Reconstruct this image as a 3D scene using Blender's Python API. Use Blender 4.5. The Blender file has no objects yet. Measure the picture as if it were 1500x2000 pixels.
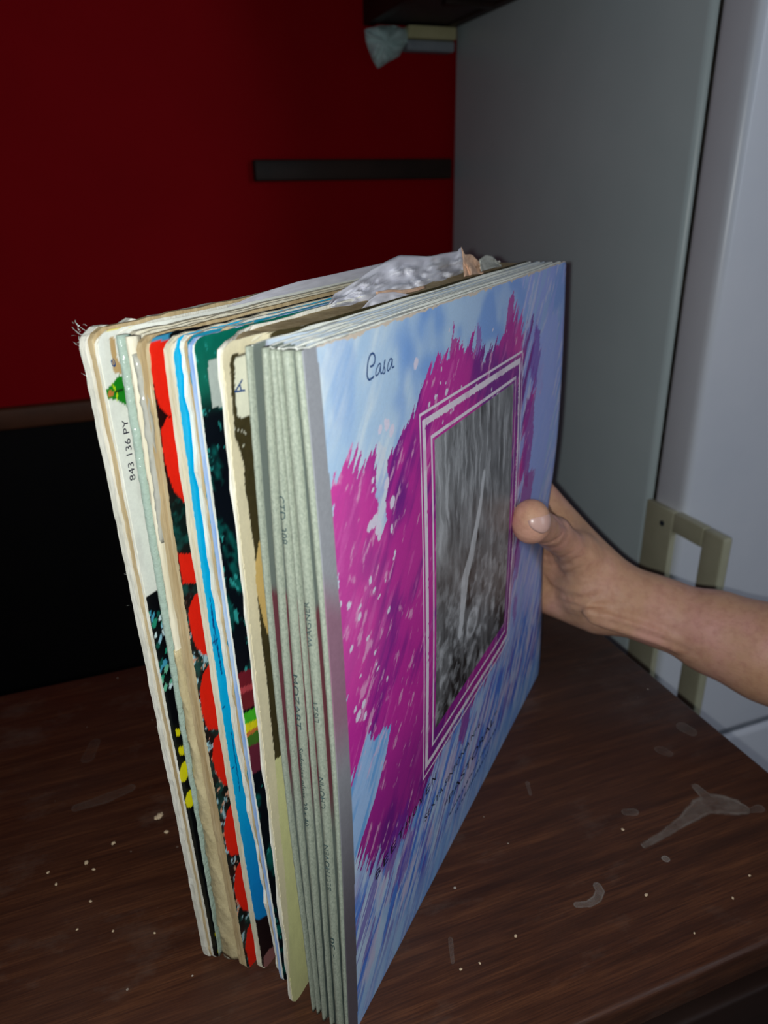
import bpy, bmesh, math, random
import numpy as np
from mathutils import Vector, Matrix
random.seed(4); rng = np.random.default_rng(4)

# ------------------------------------------------------------------ camera, light, exposure
# x = along the record covers (near -> far), y = away through the stack, z = up, tabletop at z = 0
CAM = np.array([-.182962, -.118665, .356555]); YAW, PITCH, ROLL, FPX = .469980, -.405635, -.0195953, 1452.1
_f = np.array([math.cos(PITCH)*math.cos(YAW), math.cos(PITCH)*math.sin(YAW), math.sin(PITCH)])
_r = np.cross(_f, [0, 0, 1]); _r /= np.linalg.norm(_r); _u = np.cross(_r, _f)
_c, _s = math.cos(ROLL), math.sin(ROLL)
RT, UP, FW = _c*_r+_s*_u, -_s*_r+_c*_u, _f
scene = bpy.context.scene
COL = scene.collection
cam = bpy.data.cameras.new('camera'); camo = bpy.data.objects.new('camera', cam); COL.objects.link(camo)
camo.matrix_world = Matrix(((RT[0], UP[0], -FW[0], CAM[0]), (RT[1], UP[1], -FW[1], CAM[1]), (RT[2], UP[2], -FW[2], CAM[2]), (0, 0, 0, 1)))
cam.sensor_fit = 'HORIZONTAL'; cam.sensor_width = 36; cam.lens = 36*FPX/1500; cam.clip_start = .01
cam.dof.use_dof = True; cam.dof.focus_distance = .33; cam.dof.aperture_fstop = 15
scene.camera = camo
w = bpy.data.worlds.new('world'); scene.world = w; w.use_nodes = True
w.node_tree.nodes['Background'].inputs[0].default_value = (.62, .76, 1, 1)
w.node_tree.nodes['Background'].inputs[1].default_value = .04
fl = bpy.data.lights.new('phone_flash', 'POINT'); fl.energy = 4.6; fl.shadow_soft_size = .0025; fl.color = (.97, 1, .97)
flo = bpy.data.objects.new('phone_flash', fl); COL.objects.link(flo)
flo.location = CAM - RT*.0125 - UP*.006 - FW*.02
wl_ = bpy.data.lights.new('added_side_light', 'AREA'); wl_.shape = 'RECTANGLE'; wl_.size = .8; wl_.size_y = 1.0; wl_.energy = 14; wl_.color = (.78, .89, 1.)  # added soft blue area light, no window seen; brightens the cover's far end
wlo = bpy.data.objects.new('added_side_light', wl_); COL.objects.link(wlo); wlo.location = (.35, -1.75, .62)
wlo.rotation_euler = (Vector((.25, 0, .15))-wlo.location).to_track_quat('-Z', 'Y').to_euler()
vs = scene.view_settings; vs.view_transform = 'Standard'; vs.look = 'None'; vs.gamma = 1; vs.use_curve_mapping = False; vs.exposure = 0

# ------------------------------------------------------------------ helpers
def ray(px, py): return RT*(px-750)/FPX + UP*(1000-py)/FPX + FW
def hit(px, py, n, d):                      # pixel direction meets plane n.p = d
    r = ray(px, py); n = np.array(n, float); return CAM + r*((d-n@CAM)/(n@r))
def at(px, py, dep): return CAM + ray(px, py)*dep
A = math.radians(-42.7)
E1 = np.array([math.cos(A), math.sin(A), 0]); E2 = np.array([-math.sin(A), math.cos(A), 0])
def room(a, b, z): return E1*a + E2*b + np.array([0, 0, z])     # room axes: a along the table, b towards the red wall
def s2l(c): 
    c = np.asarray(c, float)/255.; return np.where(c <= .04045, c/12.92, ((c+.055)/1.055)**2.4)
def tag(o, label=None, cat=None, group=None, kind=None):
    if label: o['label'] = label
    if cat: o['category'] = cat
    if group: o['group'] = group
    if kind: o['kind'] = kind
    return o
def empty(name, loc=(0, 0, 0)):
    o = bpy.data.objects.new(name, None); COL.objects.link(o); o.location = loc; o.empty_display_size = .02; return o
def wloc(o):
    p = np.zeros(3)
    while o is not None: p += np.array(o.location); o = o.parent
    return p
def mesh(name, verts, faces, mat=None, parent=None, smooth=True, col=None):
    v = np.asarray(verts, float)
    if parent is not None: v = v - wloc(parent)
    m = bpy.data.meshes.new(name); m.from_pydata(v.tolist(), [], faces if isinstance(faces, list) else faces.tolist()); m.update()
    if smooth: m.polygons.foreach_set('use_smooth', np.ones(len(m.polygons), bool))
    if col is not None:
        a = m.color_attributes.new('Col', 'FLOAT_COLOR', 'POINT')
        c = np.ones((len(v), 4), np.float32); c[:, :3] = col; a.data.foreach_set('color', c.ravel())
    if mat: m.materials.append(mat)
    o = bpy.data.objects.new(name, m); COL.objects.link(o)
    if parent is not None: o.parent = parent
    return o
def bevel(o, w=.003, seg=3):
    b = o.modifiers.new('bevel', 'BEVEL'); b.width = w; b.segments = seg; b.limit_method = 'ANGLE'; b.angle_limit = .6
    return o
BF = [(0, 1, 3, 2), (4, 6, 7, 5), (0, 4, 5, 1), (2, 3, 7, 6), (0, 2, 6, 4), (1, 5, 7, 3)]
def rbox(name, a0, a1, b0, b1, z0, z1, mat, parent=None, bv=0, seg=3):
    v = [room(a, b, z) for a in (a0, a1) for b in (b0, b1) for z in (z0, z1)]
    o = mesh(name, v, [tuple(reversed(f)) for f in BF], mat, parent, smooth=bv > 0)
    if bv: bevel(o, bv, seg)
    return o

# value noise in numpy
_perm = rng.random((8, 256, 256))
def vn(x, y, k=0):
    x = np.asarray(x, float); y = np.asarray(y, float)
    xi = np.floor(x).astype(int); yi = np.floor(y).astype(int); fx = x-xi; fy = y-yi
    fx = fx*fx*(3-2*fx); fy = fy*fy*(3-2*fy); P = _perm[k % 8]
    g = lambda a, b: P[a & 255, b & 255]
    return (g(xi, yi)*(1-fx)+g(xi+1, yi)*fx)*(1-fy)+(g(xi, yi+1)*(1-fx)+g(xi+1, yi+1)*fx)*fy
def fbm(x, y, k=0, o=4):
    s = 0; a = .5; t = 0
    for i in range(o): s = s+a*vn(x*2**i+17*i, y*2**i+5*i, k+i); t += a; a *= .55
    return s/t
def inpoly(U, Z, poly):
    r = np.zeros(U.shape, bool); n = len(poly)
    for i in range(n):
        x1, y1 = poly[i]; x2, y2 = poly[(i+1) % n]
        c = ((y1 > Z) != (y2 > Z))
        with np.errstate(divide='ignore', invalid='ignore'):
            r ^= c & (U < (x2-x1)*(Z-y1)/(y2-y1+1e-12)+x1)
    return r
def sm(a, b, x):
    t = np.clip((x-a)/(b-a), 0, 1); return t*t*(3-2*t)
def mix(c, col, m):
    m = np.asarray(m, float)[..., None]; return c*(1-m)+np.asarray(col)*m
def seg_dist(U, Z, p, q):
    px, pz = p; qx, qz = q; dx, dz = qx-px, qz-pz
    t = np.clip(((U-px)*dx+(Z-pz)*dz)/(dx*dx+dz*dz+1e-12), 0, 1)
    return np.hypot(U-px-t*dx, Z-pz-t*dz)

# ------------------------------------------------------------------ materials
class NT:
    def __init__(s, name):
        s.m = bpy.data.materials.new(name); s.m.use_nodes = True; s.t = s.m.node_tree
        s.b = s.t.nodes['Principled BSDF']; s.out = s.t.nodes['Material Output']
    def n(s, typ, **kw):
        x = s.t.nodes.new(typ)
        for k, v in kw.items():
            if k.startswith('_'): setattr(x, k[1:], v)
            else: x.inputs[k.replace('__', ' ')].default_value = v
        return x
    def l(s, a, b): s.t.links.new(a, b)
    def coord(s, scale=(1, 1, 1), rotz=0, kind='Object'):
        tc = s.n('ShaderNodeTexCoord'); mp = s.n('ShaderNodeMapping'); mp.inputs['Scale'].default_value = scale
        mp.inputs['Rotation'].default_value = (0, 0, rotz); s.l(tc.outputs[kind], mp.inputs[0]); return mp.outputs[0]
    def noise(s, vec, scale, detail=4, rough=.6):
        x = s.n('ShaderNodeTexNoise'); x.inputs['Scale'].default_value = scale; x.inputs['Detail'].default_value = detail
        x.inputs['Roughness'].default_value = rough
        if vec is not None: s.l(vec, x.inputs['Vector'])
        return x.outputs['Fac']
    def ramp(s, fac, stops):
        r = s.n('ShaderNodeValToRGB'); e = r.color_ramp.elements
        while len(e) < len(stops): e.new(.5)
        for k, (p, c) in enumerate(stops): e[k].position = p; e[k].color = (*c, 1)
        s.l(fac, r.inputs[0]); return r.outputs[0]
    def mixc(s, fac, a, b, mode='MIX'):
        x = s.n('ShaderNodeMix', _data_type='RGBA', _blend_type=mode)
        for inp, v in ((x.inputs[0], fac), (x.inputs[6], a), (x.inputs[7], b)):
            if hasattr(v, 'is_output'): s.l(v, inp)
            elif isinstance(v, (tuple, list)): inp.default_value = (*v, 1)
            else: inp.default_value = v
        return x.outputs[2]
    def bump(s, h, strength=.3, dist=.001):
        x = s.n('ShaderNodeBump'); x.inputs['Strength'].default_value = strength; x.inputs['Distance'].default_value = dist
        s.l(h, x.inputs['Height']); s.l(x.outputs[0], s.b.inputs['Normal']); return x
    def base(s, c):
        if hasattr(c, 'is_output'): s.l(c, s.b.inputs['Base Color'])
        else: s.b.inputs['Base Color'].default_value = (*c, 1)
    def set(s, rough=.6, spec=.3, metal=0):
        s.b.inputs['Roughness'].default_value = rough; s.b.inputs['Specular IOR Level'].default_value = spec
        s.b.inputs['Metallic'].default_value = metal; return s
def mottled(name, c1, c2, scale=60, rough=.7, spec=.25, bump=.2, bscale=400, stretch=(1, 1, 1), dist=.0006):
    t = NT(name).set(rough, spec); v = t.coord(stretch)
    t.base(t.ramp(t.noise(v, scale), [(.3, tuple(s2l(c1))), (.7, tuple(s2l(c2)))]))
    if bump: t.bump(t.noise(v, bscale, 5), bump, dist)
    return t.m
def printed(name, rough=.35, spec=.4, bump=.06, grain=.08):
    t = NT(name).set(rough, spec); a = t.n('ShaderNodeAttribute', _attribute_name='Col'); v = t.coord()
    g = t.ramp(t.noise(v, 900, 3), [(.3, (1-grain,)*3), (.7, (1, 1, 1))])
    t.base(t.mixc(1.0, a.outputs['Color'], g, 'MULTIPLY')); t.bump(t.noise(v, 90, 4), bump, .002); return t.m
M = {}
M['print'] = printed('cover_print', .42, .35)
M['print_gloss'] = printed('glossy_cover_print', .28, .45)
M['cream'] = mottled('worn_cream_board', (214, 205, 178), (240, 235, 215), 220, .85, .15, .5, 900, (1, 1, .12))
M['white_board'] = mottled('frayed_white_board', (222, 220, 205), (248, 246, 236), 260, .9, .12, .7, 700, (1, 1, .2))
M['tan'] = mottled('tan_cardboard', (176, 152, 112), (214, 194, 155), 260, .88, .12, .5, 900, (1, 1, .08))
M['tape'] = mottled('yellowed_plastic_tape', (186, 170, 130), (214, 200, 160), 90, .3, .5, .7, 130, (1, 1, .5), .002)
M['kraft'] = mottled('torn_kraft_paper', (190, 150, 125), (222, 190, 165), 120, .85, .2, .6, 300)
M['paleblue_edge'] = mottled('pale_blue_paper_edge', (120, 165, 230), (200, 220, 245), 90, .7, .25, .3, 500, (1, 1, .3))
M['white_paper'] = mottled('white_paper_edge', (225, 228, 220), (248, 250, 245), 200, .8, .2, .4, 700, (1, 1, .2))
M['ink'] = NT('black_ink').set(.5, .3).m; M['ink'].node_tree.nodes['Principled BSDF'].inputs['Base Color'].default_value = (.012, .012, .03, 1)
M['blue_ink'] = NT('blue_ink').set(.5, .3).m; M['blue_ink'].node_tree.nodes['Principled BSDF'].inputs['Base Color'].default_value = (.02, .07, .22, 1)
M['spine_ink'] = NT('grey_green_ink').set(.5, .3).m; M['spine_ink'].node_tree.nodes['Principled BSDF'].inputs['Base Color'].default_value = (.045, .08, .085, 1)
M['disc'] = NT('black_vinyl').set(.3, .5).m; M['disc'].node_tree.nodes['Principled BSDF'].inputs['Base Color'].default_value = (.01, .01, .012, 1)
t = NT('silver_spine_paper').set(.5, .45); v = t.coord()
t.base(t.mixc(t.ramp(t.noise(t.coord((1, 1, .6)), 1300, 5, .75), [(.40, (0, 0, 0)), (.75, (1, 1, 1))]), tuple(s2l((162, 169, 154))), tuple(s2l((116, 127, 116)))))
t.bump(t.noise(v, 260, 4), .4, .0008); M['spine'] = t.m
def plastic(name, tint, alpha, rough=.18, bscale=120, bstr=.8):
    t = NT(name).set(rough, .6); t.base(tint); v = t.coord(); t.bump(t.noise(v, bscale, 3), bstr, .002)
    tr = t.n('ShaderNodeBsdfTransparent'); mx = t.n('ShaderNodeMixShader'); mx.inputs[0].default_value = alpha
    t.l(tr.outputs[0], mx.inputs[1]); t.l(t.b.outputs[0], mx.inputs[2]); t.l(mx.outputs[0], t.out.inputs[0]); return t.m
M['film'] = plastic('crumpled_clear_film', (.88, .88, .98), .55, .13, 26, .3)
M['film_edge'] = plastic('grey_green_film_edge', tuple(s2l((176, 196, 184))), .9, .2, 260, .5)
M['liner'] = plastic('grey_liner_film', tuple(s2l((190, 190, 180))), .85, .2, 140, .4)

# table wood
t = NT('dark_stained_wood').set(.42, .35)
v = t.coord((1, 1, 1), 0, 'Object')
wv = t.coord((1.6, 22, 22)); g1 = t.noise(wv, 6, 6, .65); wv2 = t.coord((5, 160, 60)); g2 = t.noise(wv2, 6, 4, .7); big = t.noise(t.coord((1, 2.2, 1)), 5, 3)
c = t.ramp(g1, [(.25, tuple(s2l((44, 25, 19)))), (.5, tuple(s2l((80, 47, 31)))), (.75, tuple(s2l((112, 70, 45))))])
c = t.mixc(t.ramp(g2, [(.35, (.75, .75, .75)), (.6, (0, 0, 0))]), c, tuple(s2l((48, 28, 22))))
c = t.mixc(t.ramp(big, [(.4, (0, 0, 0)), (.65, (.55, .55, .55))]), c, tuple(s2l((70, 42, 34))))
vo = t.n('ShaderNodeTexVoronoi'); vo.inputs['Scale'].default_value = 60; t.l(v, vo.inputs[0])
vm = t.noise(v, 9, 3)
dust = t.n('ShaderNodeMath', _operation='LESS_THAN'); dust.inputs[1].default_value = .045; t.l(vo.outputs['Distance'], dust.inputs[0])
gate = t.ramp(vm, [(.5, (0, 0, 0)), (.56, (1, 1, 1))]); mul = t.n('ShaderNodeMath', _operation='MULTIPLY'); t.l(dust.outputs[0], mul.inputs[0]); t.l(gate, mul.inputs[1])
c = t.mixc(mul.outputs[0], c, tuple(s2l((190, 178, 165))))
haze = t.ramp(t.noise(t.coord((1, 1.6, 1)), 16, 5, .7), [(.55, (0, 0, 0)), (.8, (.28, .28, .28))]); c = t.mixc(haze, c, tuple(s2l((130, 115, 105))))
t.base(c); t.bump(g2, .12, .001)
t.l(t.ramp(t.noise(v, 20, 3), [(.3, (.3,)*3), (.7, (.55,)*3)]), t.b.inputs['Roughness']); M['wood'] = t.m
M['dark_wood'] = mottled('near_black_wood', (26, 16, 14), (52, 34, 28), 12, .55, .3, .2, 120, (.2, 1, 1))
M['brown_wood'] = mottled('brown_wood_trim', (64, 34, 20), (96, 54, 32), 12, .55, .3, .2, 120, (.2, 1, 1))
M['black_panel'] = mottled('black_wainscot', (8, 7, 9), (16, 12, 13), 10, .7, .15, .1, 100)
M['red'] = mottled('red_wall_paint', (146, 2, 14), (154, 3, 16), 6, .7, .06, .15, 180)
t = NT('fridge_enamel').set(.35, .5); v = t.coord()
c = t.ramp(t.noise(v, 5, 3), [(.3, tuple(s2l((206, 224, 228)))), (.7, tuple(s2l((218, 234, 238))))])
sp = t.ramp(t.noise(t.coord((1, 1, .7)), 26, 2, .5), [(.74, (0, 0, 0)), (.82, (.35, .35, .35))]); c = t.mixc(sp, c, tuple(s2l((120, 115, 110)))); t.base(c); M['enamel'] = t.m
M['door_enamel'] = mottled('fridge_door_enamel', (222, 228, 240), (234, 238, 248), 5, .32, .5, 0)
M['gasket'] = mottled('dirty_gasket', (26, 24, 22), (70, 66, 60), 120, .8, .2, .2, 300)
M['seam'] = mottled('grey_seam', (120, 126, 136), (140, 146, 156), 20, .6, .3, 0)
M['handle'] = mottled('beige_plastic', (178, 176, 150), (192, 190, 164), 30, .45, .4, 0)
M['screw'] = NT('screw_hole').set(.6).m; M['screw'].node_tree.nodes['Principled BSDF'].inputs['Base Color'].default_value = (.02, .03, .05, 1)
M['floor'] = mottled('floor_tiles', (70, 62, 56), (92, 82, 74), 8, .5, .3, .1)
M['bag'] = mottled('pale_plastic_bag', (170, 200, 200), (200, 220, 220), 30, .4, .4, .3, 60)
M['cupboard'] = mottled('grey_brown_board', (58, 46, 46), (82, 68, 68), 14, .7, .2, .2, 80, (.25, 1, 1))
M['batten_cream'] = mottled('cream_batten', (176, 172, 130), (196, 190, 150), 20, .6, .3, 0)
M['batten_grey'] = mottled('grey_batten', (120, 128, 140), (150, 158, 166), 20, .6, .3, 0)
M['crumb'] = mottled('bread_crumb', (206, 176, 140), (240, 220, 190), 500, .9, .1, .4, 900)
t = NT('dried_spill').set(.6, .25); t.base(tuple(s2l((168, 160, 152)))); at_ = t.n('ShaderNodeAttribute', _attribute_name='Col'); nz = t.noise(t.coord(), 70, 4, .7)
mm = t.n('ShaderNodeMath', _operation='MULTIPLY'); t.l(at_.outputs['Fac'], mm.inputs[0]); t.l(t.ramp(nz, [(.25, (.2,)*3), (.7, (1,)*3)]), mm.inputs[1])
tr = t.n('ShaderNodeBsdfTransparent'); mx = t.n('ShaderNodeMixShader'); t.l(mm.outputs[0], mx.inputs[0]); t.l(tr.outputs[0], mx.inputs[1]); t.l(t.b.outputs[0], mx.inputs[2]); t.l(mx.outputs[0], t.out.inputs[0]); M['spill'] = t.m

# ------------------------------------------------------------------ the room
WB = .950                                   # red wall distance along b
FLOOR = -.75
def struct(o): o['kind'] = 'structure'; return o
struct(rbox('floor', -2.2, 2.0, -1.8, WB+.05, FLOOR-.05, FLOOR, M['floor']))
struct(rbox('wall_back', -2.2, 2.0, WB, WB+.1, .07, 1.75, M['red']))
struct(rbox('wall_lower', -2.2, 2.0, WB+.004, WB+.1, FLOOR, .07, M['black_panel']))
struct(rbox('wall_right', 1.4, 1.5, -1.2, WB, FLOOR, 1.75, M['red']))
tr1 = struct(rbox('trim_1', -2.2, .49, WB-.018, WB, .055, .086, M['brown_wood'], bv=.004))
# picture rail batten on the red wall
q0 = hit(491, 312, E2, WB); q1 = hit(491, 355, E2, WB)
tr2 = struct(rbox('trim_2', q0@E1, .495, WB-.016, WB, q1[2], q0[2], M['dark_wood'], bv=.003))

# ------------------------------------------------------------------ fridge
FA = .500; GB = hit(1347, 420, E1, FA)@E2; DB = hit(1430, 400, E1, FA)@E2
fr = empty('fridge', room(FA+.28, (GB+WB)/2, FLOOR)); tag(fr, 'pale grey fridge with a beige loop handle, standing against the red wall', 'fridge')
rbox('cabinet_body', FA, FA+.55, GB+.004, WB-.006, FLOOR+.03, .95, M['enamel'], fr, .009, 4)
rbox('door_gasket', FA+.006, FA+.54, GB-.004, GB+.006, FLOOR+.05, .93, M['gasket'], fr)
zs = hit(1440, 1428, E2, DB)[2]
d1 = rbox('door', FA-.002, FA+.552, DB, GB-.003, zs+.004, .95, M['door_enamel'], fr, .010, 5)
d2 = rbox('door', FA-.002, FA+.552, DB, GB-.003, FLOOR+.04, zs-.004, M['door_enamel'], fr, .010, 5)
rbox('door_seam', FA+.01, FA+.54, DB+.006, GB-.004, zs-.006, zs+.006, M['seam'], fr)
for a in (.04, .48): rbox('foot', FA+a, FA+a+.03, GB+.05, GB+.08, FLOOR, FLOOR+.035, M['gasket'], fr)
HA = FA-.010                                # the handle is a flat loop in line with the door's side, standing out in front of the door
hp = lambda x, y: hit(x, y, E1, HA)
ht = hp(1283, 985)[2]; hb = hp(1340, 1440)[2]; hF = hp(1408, 1095)@E2; hI = hp(1363, 1095)@E2; hS = hp(1302, 1095)@E2; hT = hp(1335, 1052)[2]
rbox('handle_plate', HA, HA+.008, hS, GB-.004, hb, ht, M['handle'], d1, .0015)
rbox('handle_bar', HA, HA+.012, hF, hI, hb, ht, M['handle'], d1, .003)
rbox('handle_arm', HA+.0005, HA+.0115, hI, hS, hT, ht, M['handle'], d1, .0015)
rbox('handle_arm', HA+.0005, HA+.0115, hI, hS, hb, hb+ht-hT, M['handle'], d1, .0015)
sc = hit(1293, 1022, E1, HA-.0002)
v = [sc-E1*.0006+E2*.0032*math.cos(k*math.pi/6)+np.array([0, 0, .0032])*math.sin(k*math.pi/6) for k in range(12)]
v += [p+E1*.0012 for p in v]
mesh('screw', v, [tuple(range(12)), tuple(reversed(range(12, 24)))]+[(i, i+12, (i+1) % 12+12, (i+1) % 12) for i in range(12)], M['screw'], d1, smooth=False)

# ------------------------------------------------------------------ cupboard on the wall above
CA = hit(708, 42, E2, WB)@E1; CZ = hit(893, 55, E1, FA-.004)[2]
cu = empty('wall_cupboard', room((CA+FA)/2, WB-.2, CZ)); tag(cu, 'dark wooden cupboard hanging high on the red wall beside the fridge', 'cupboard')
rbox('side_panel', CA, CA+.016, WB-.36, WB-.001, CZ, CZ+.5, M['dark_wood'], cu, .002)
rbox('side_panel', FA-.022, FA-.006, WB-.36, WB-.001, CZ, CZ+.5, M['dark_wood'], cu, .002)
rbox('bottom_board', CA+.016, FA-.022, WB-.36, WB-.001, CZ+.003, CZ+.02, M['cupboard'], cu, .001)
rbox('cleat', CA+.05, FA-.022, WB-.17, WB-.155, CZ-.003, CZ+.003, M['dark_wood'], cu, .001)
rbox('door_panel', CA+.004, FA-.01, WB-.378, WB-.36, CZ+.004, CZ+.5, M['dark_wood'], cu, .002)
b0 = hit(799, 52, E2, WB-.03); b1 = hit(799, 73, E2, WB-.03)
rbox('batten', b0@E1, FA-.008, WB-.03, WB-.001, b1[2], CZ, M['batten_cream'], cu, .002)
b2 = hit(799, 76, E2, WB-.025); b3 = hit(799, 98, E2, WB-.025)
rbox('batten', b0@E1, FA-.008, WB-.025, WB-.001, b3[2], b1[2]-.001, M['batten_grey'], cu, .003)
# crumpled bag hanging under the cupboard
out = [(712, 58), (740, 50), (770, 50), (797, 58), (795, 82), (779, 110), (762, 119), (738, 134), (726, 114), (715, 82)]
oc = np.mean(out, 0); rings = 7; N = 40; V = []; F = []
def outl(k):
    x = k/N*len(out); i = int(x) % len(out); f = x-int(x); p = np.array(out[i])*(1-f)+np.array(out[(i+1) % len(out)])*f; return p
for side in (-1, 1):
    for j in range(rings+1):
        s = j/rings
        for k in range(N):
            p = oc+(outl(k)-oc)*s; h = math.sqrt(max(0, 1-s*s))*.017
            d = WB-.022+side*h*(0.85+.5*math.sin(k*.9+s*5)*s)+(.004*math.sin(k*1.7) if side < 0 else .0)*s
            V.append(hit(p[0], p[1], E2, min(d, WB-.003)))
for sd in (0, 1):
    o_ = sd*(rings+1)*N
    for j in range(rings):
        for k in range(N):
            q = (o_+j*N+k, o_+j*N+(k+1) % N, o_+(j+1)*N+(k+1) % N, o_+(j+1)*N+k); F.append(q if sd == 0 else q[::-1])
bg = mesh('plastic_bag', V, F, M['bag']); tag(bg, 'small crumpled pale plastic bag hanging under the wall cupboard', 'bag')

# ------------------------------------------------------------------ table
TA0, TA1, TB0, TB1 = -.80, .316, -.033, .347
tb = empty('wooden_table', room((TA0+TA1)/2, (TB0+TB1)/2, FLOOR)); tag(tb, 'dark stained wooden table with dust, scratches and dried white spills', 'table')
tb.rotation_euler.z = A
def tpart(name, a0, a1, b0, b1, z0, z1, mat, bv=0):
    ca, cb = (TA0+TA1)/2, (TB0+TB1)/2
    v = [(a-ca, b-cb, z-FLOOR) for a in (a0, a1) for b in (b0, b1) for z in (z0, z1)]
    o = mesh(name, v, [tuple(reversed(f)) for f in BF], mat, None, smooth=bv > 0); o.parent = tb
    if bv: bevel(o, bv, 3)
    return o
top = tpart('table_top', TA0, TA1, TB0, TB1, -.024, 0, M['wood'], .004)
tpart('apron', TA0+.03, TA1-.03, TB0+.012, TB0+.03, -.12, -.024, M['dark_wood'], .001)
tpart('apron', TA0+.03, TA1-.03, TB1-.03, TB1-.012, -.12, -.024, M['dark_wood'], .001)
tpart('apron', TA1-.032, TA1-.014, TB0+.03, TB1-.03, -.12, -.024, M['dark_wood'], .001)
tpart('apron', TA0+.014, TA0+.032, TB0+.03, TB1-.03, -.12, -.024, M['dark_wood'], .001)
tpart('drawer_front', TA0+.2, TA1-.06, TB0-.002, TB0+.012, -.115, -.034, M['dark_wood'], .003)
for a in (TA0+.012, TA1-.057):
    for b in (TB0+.012, TB1-.057): tpart('leg', a, a+.045, b, b+.045, FLOOR, -.024, M['dark_wood'], .003)
# dried spills: thin films lying on the top
def spill(strokes, dens=1., n=64):
    """strokes: polylines of (x, y, radius) photo points, laid on the tabletop"""
    W_ = [[(hit(x, y, (0, 0, 1), 0)[:2], np.linalg.norm(hit(x+r, y, (0, 0, 1), 0)-hit(x, y, (0, 0, 1), 0))) for x, y, r in st] for st in strokes]
    P = np.array([q for st in W_ for q, _ in st]); R_ = max(r for st in W_ for _, r in st)*1.5; a, b = P.min(0)-R_, P.max(0)+R_
    X, Y = np.meshgrid(np.linspace(a[0], b[0], n), np.linspace(a[1], b[1], n), indexing='ij'); D = np.full(X.shape, 9.)
    for st in W_:
        for (p, r1), (q, r2) in zip(st, st[1:] if len(st) > 1 else st):
            d = q-p; t_ = np.clip(((X-p[0])*d[0]+(Y-p[1])*d[1])/(d@d+1e-12), 0, 1); D = np.minimum(D, np.hypot(X-p[0]-t_*d[0], Y-p[1]-t_*d[1])/(r1+(r2-r1)*t_))
    D = D*(1+.45*(fbm(X*160, Y*160, 2)-.5)); al = sm(1.08, .86, D)*(.62+.5*np.exp(-((D-.84)/.14)**2))*dens
    idx = np.arange(n*n).reshape(n, n); q = np.stack([idx[:-1, :-1], idx[1:, :-1], idx[1:, 1:], idx[:-1, 1:]], -1).reshape(-1, 4); q = q[(al.ravel()[q] > .004).any(1)]
    us_ = np.unique(q); mp = np.zeros(n*n, int); mp[us_] = np.arange(len(us_)); V = np.stack([X.ravel(), Y.ravel(), np.full(n*n, .00025)], 1)[us_]; d = V-np.array(tb.location)
    o = mesh('dried_spill', np.stack([d@E1, d@E2, d[:, 2]], 1), mp[q], M['spill'], None, col=np.minimum(al.ravel()[us_], 1)[:, None].repeat(3, 1)); o.parent = top; return o
spill([[(1258, 1652, 6), (1300, 1628, 8), (1340, 1600, 13), (1375, 1574, 22), (1402, 1570, 26), (1430, 1575, 24), (1450, 1580, 15)], [(1360, 1538, 8), (1385, 1562, 14)]], .6, 96)
spill([[(1462, 1585, 5), (1483, 1580, 11)]], .4)
spill([[(1126, 1768, 6), (1150, 1766, 8), (1166, 1756, 9), (1172, 1741, 9), (1166, 1731, 8)]], .6)
spill([[(1333, 1420, 14), (1350, 1430, 13)]], .25); spill([[(1290, 1465, 12), (1305, 1472, 10)]], .18); spill([[(1222, 1587, 9), (1238, 1587, 10)]], .28); spill([[(1300, 1678, 8)]], .85)
spill([[(150, 1578, 10), (200, 1562, 14), (255, 1540, 10)]], .16); spill([[(172, 1480, 14), (186, 1450, 10)]], .10)
spill([[(880, 1835, 5), (884, 1880, 4)]], .25); spill([[(1030, 1530, 4), (1036, 1552, 3)]], .3)
# ------------------------------------------------------------------ record sleeves
ZR = [0., .30]                              # key heights are given per sleeve
H0 = .315
ROWS = {                                    # near edge u (mm); left/right w (mm) at z = top, middle, low
 'A1': (4, (-94.4, -90.1, -84.4), (-88.6, -84.7, -79.6), (.302, .186, .02), .3155),
 'A2': (5, (-88.4, -84.6, -79.4), (-87.0, -83.3, -78.2), (.301, .186, .02), .3140),
 'B': (8, (-82.0, -81.2, -78.0), (-78.7, -78.2, -77.3), (.301, .186, .03), .3134),
 'C': (9, (-78.6, -78.0, -77.2), (-73.0, -73.2, -66.1), (.301, .186, .03), .3130),
 'D': (8, (-72.4, -72.0, -65.3), (-66.8, -66.7, -60.9), (.302, .188, .03), .3132),
 'E': (11, (-63.2, -61.7, -56.2), (-58.9, -58.2, -53.2), (.302, .189, .03), .3132),
 'F': (14, (-58.3, -56.3, -47.6), (-54.8, -52.6, -45.0), (.302, .189, .03), .3134),
 'G': (11, (-52.2, -50.0, -43.4), (-49.4, -47.2, -41.1), (.303, .192, .04), .3134),
 'H': (3, (-34.2, -33.5, -32.2), (-31.9, -31.7, -30.2), (.306, .202, .05), .3142),
 'I1': (5, (-25.0, -26.1, -22.2), (-22.7, -23.5, -20.2), (.307, .203, .05), .3140),
 'I2': (5, (-19.0, -21.1, -19.3), (-16.0, -17.8, -17.0), (.307, .204, .05), .3140),
 'I3': (3.5, (-14.8, -15.6, -14.9), (-12.1, -11.8, -12.0), (.308, .206, .06), .3140),
 'I4': (2.5, (-11.6, -10.2, -9.6), (-9.8, -8.2, -7.6), (.308, .209, .065), .3142),
 'I5': (1, (-9.0, -6.6, -5.4), (-4.9, -2.5, -1.5), (.309, .211, .07), .3145),
 'I6': (0, (-3.4, .0, .6), (-.1, 3.0, 3.2), (.309, .213, .075), .3150),
}
def quad(zs, ws):
    p = np.polyfit(zs, ws, 2)
    z0 = zs[2]; sl = 2*p[0]*z0+p[1]
    def f(z):
        z = np.asarray(z, float); q = np.polyval(p, z); lin = np.polyval(p, z0)+.6*sl*(z-z0)
        return np.where(z < z0, lin, q)/1000
    return f
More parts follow.
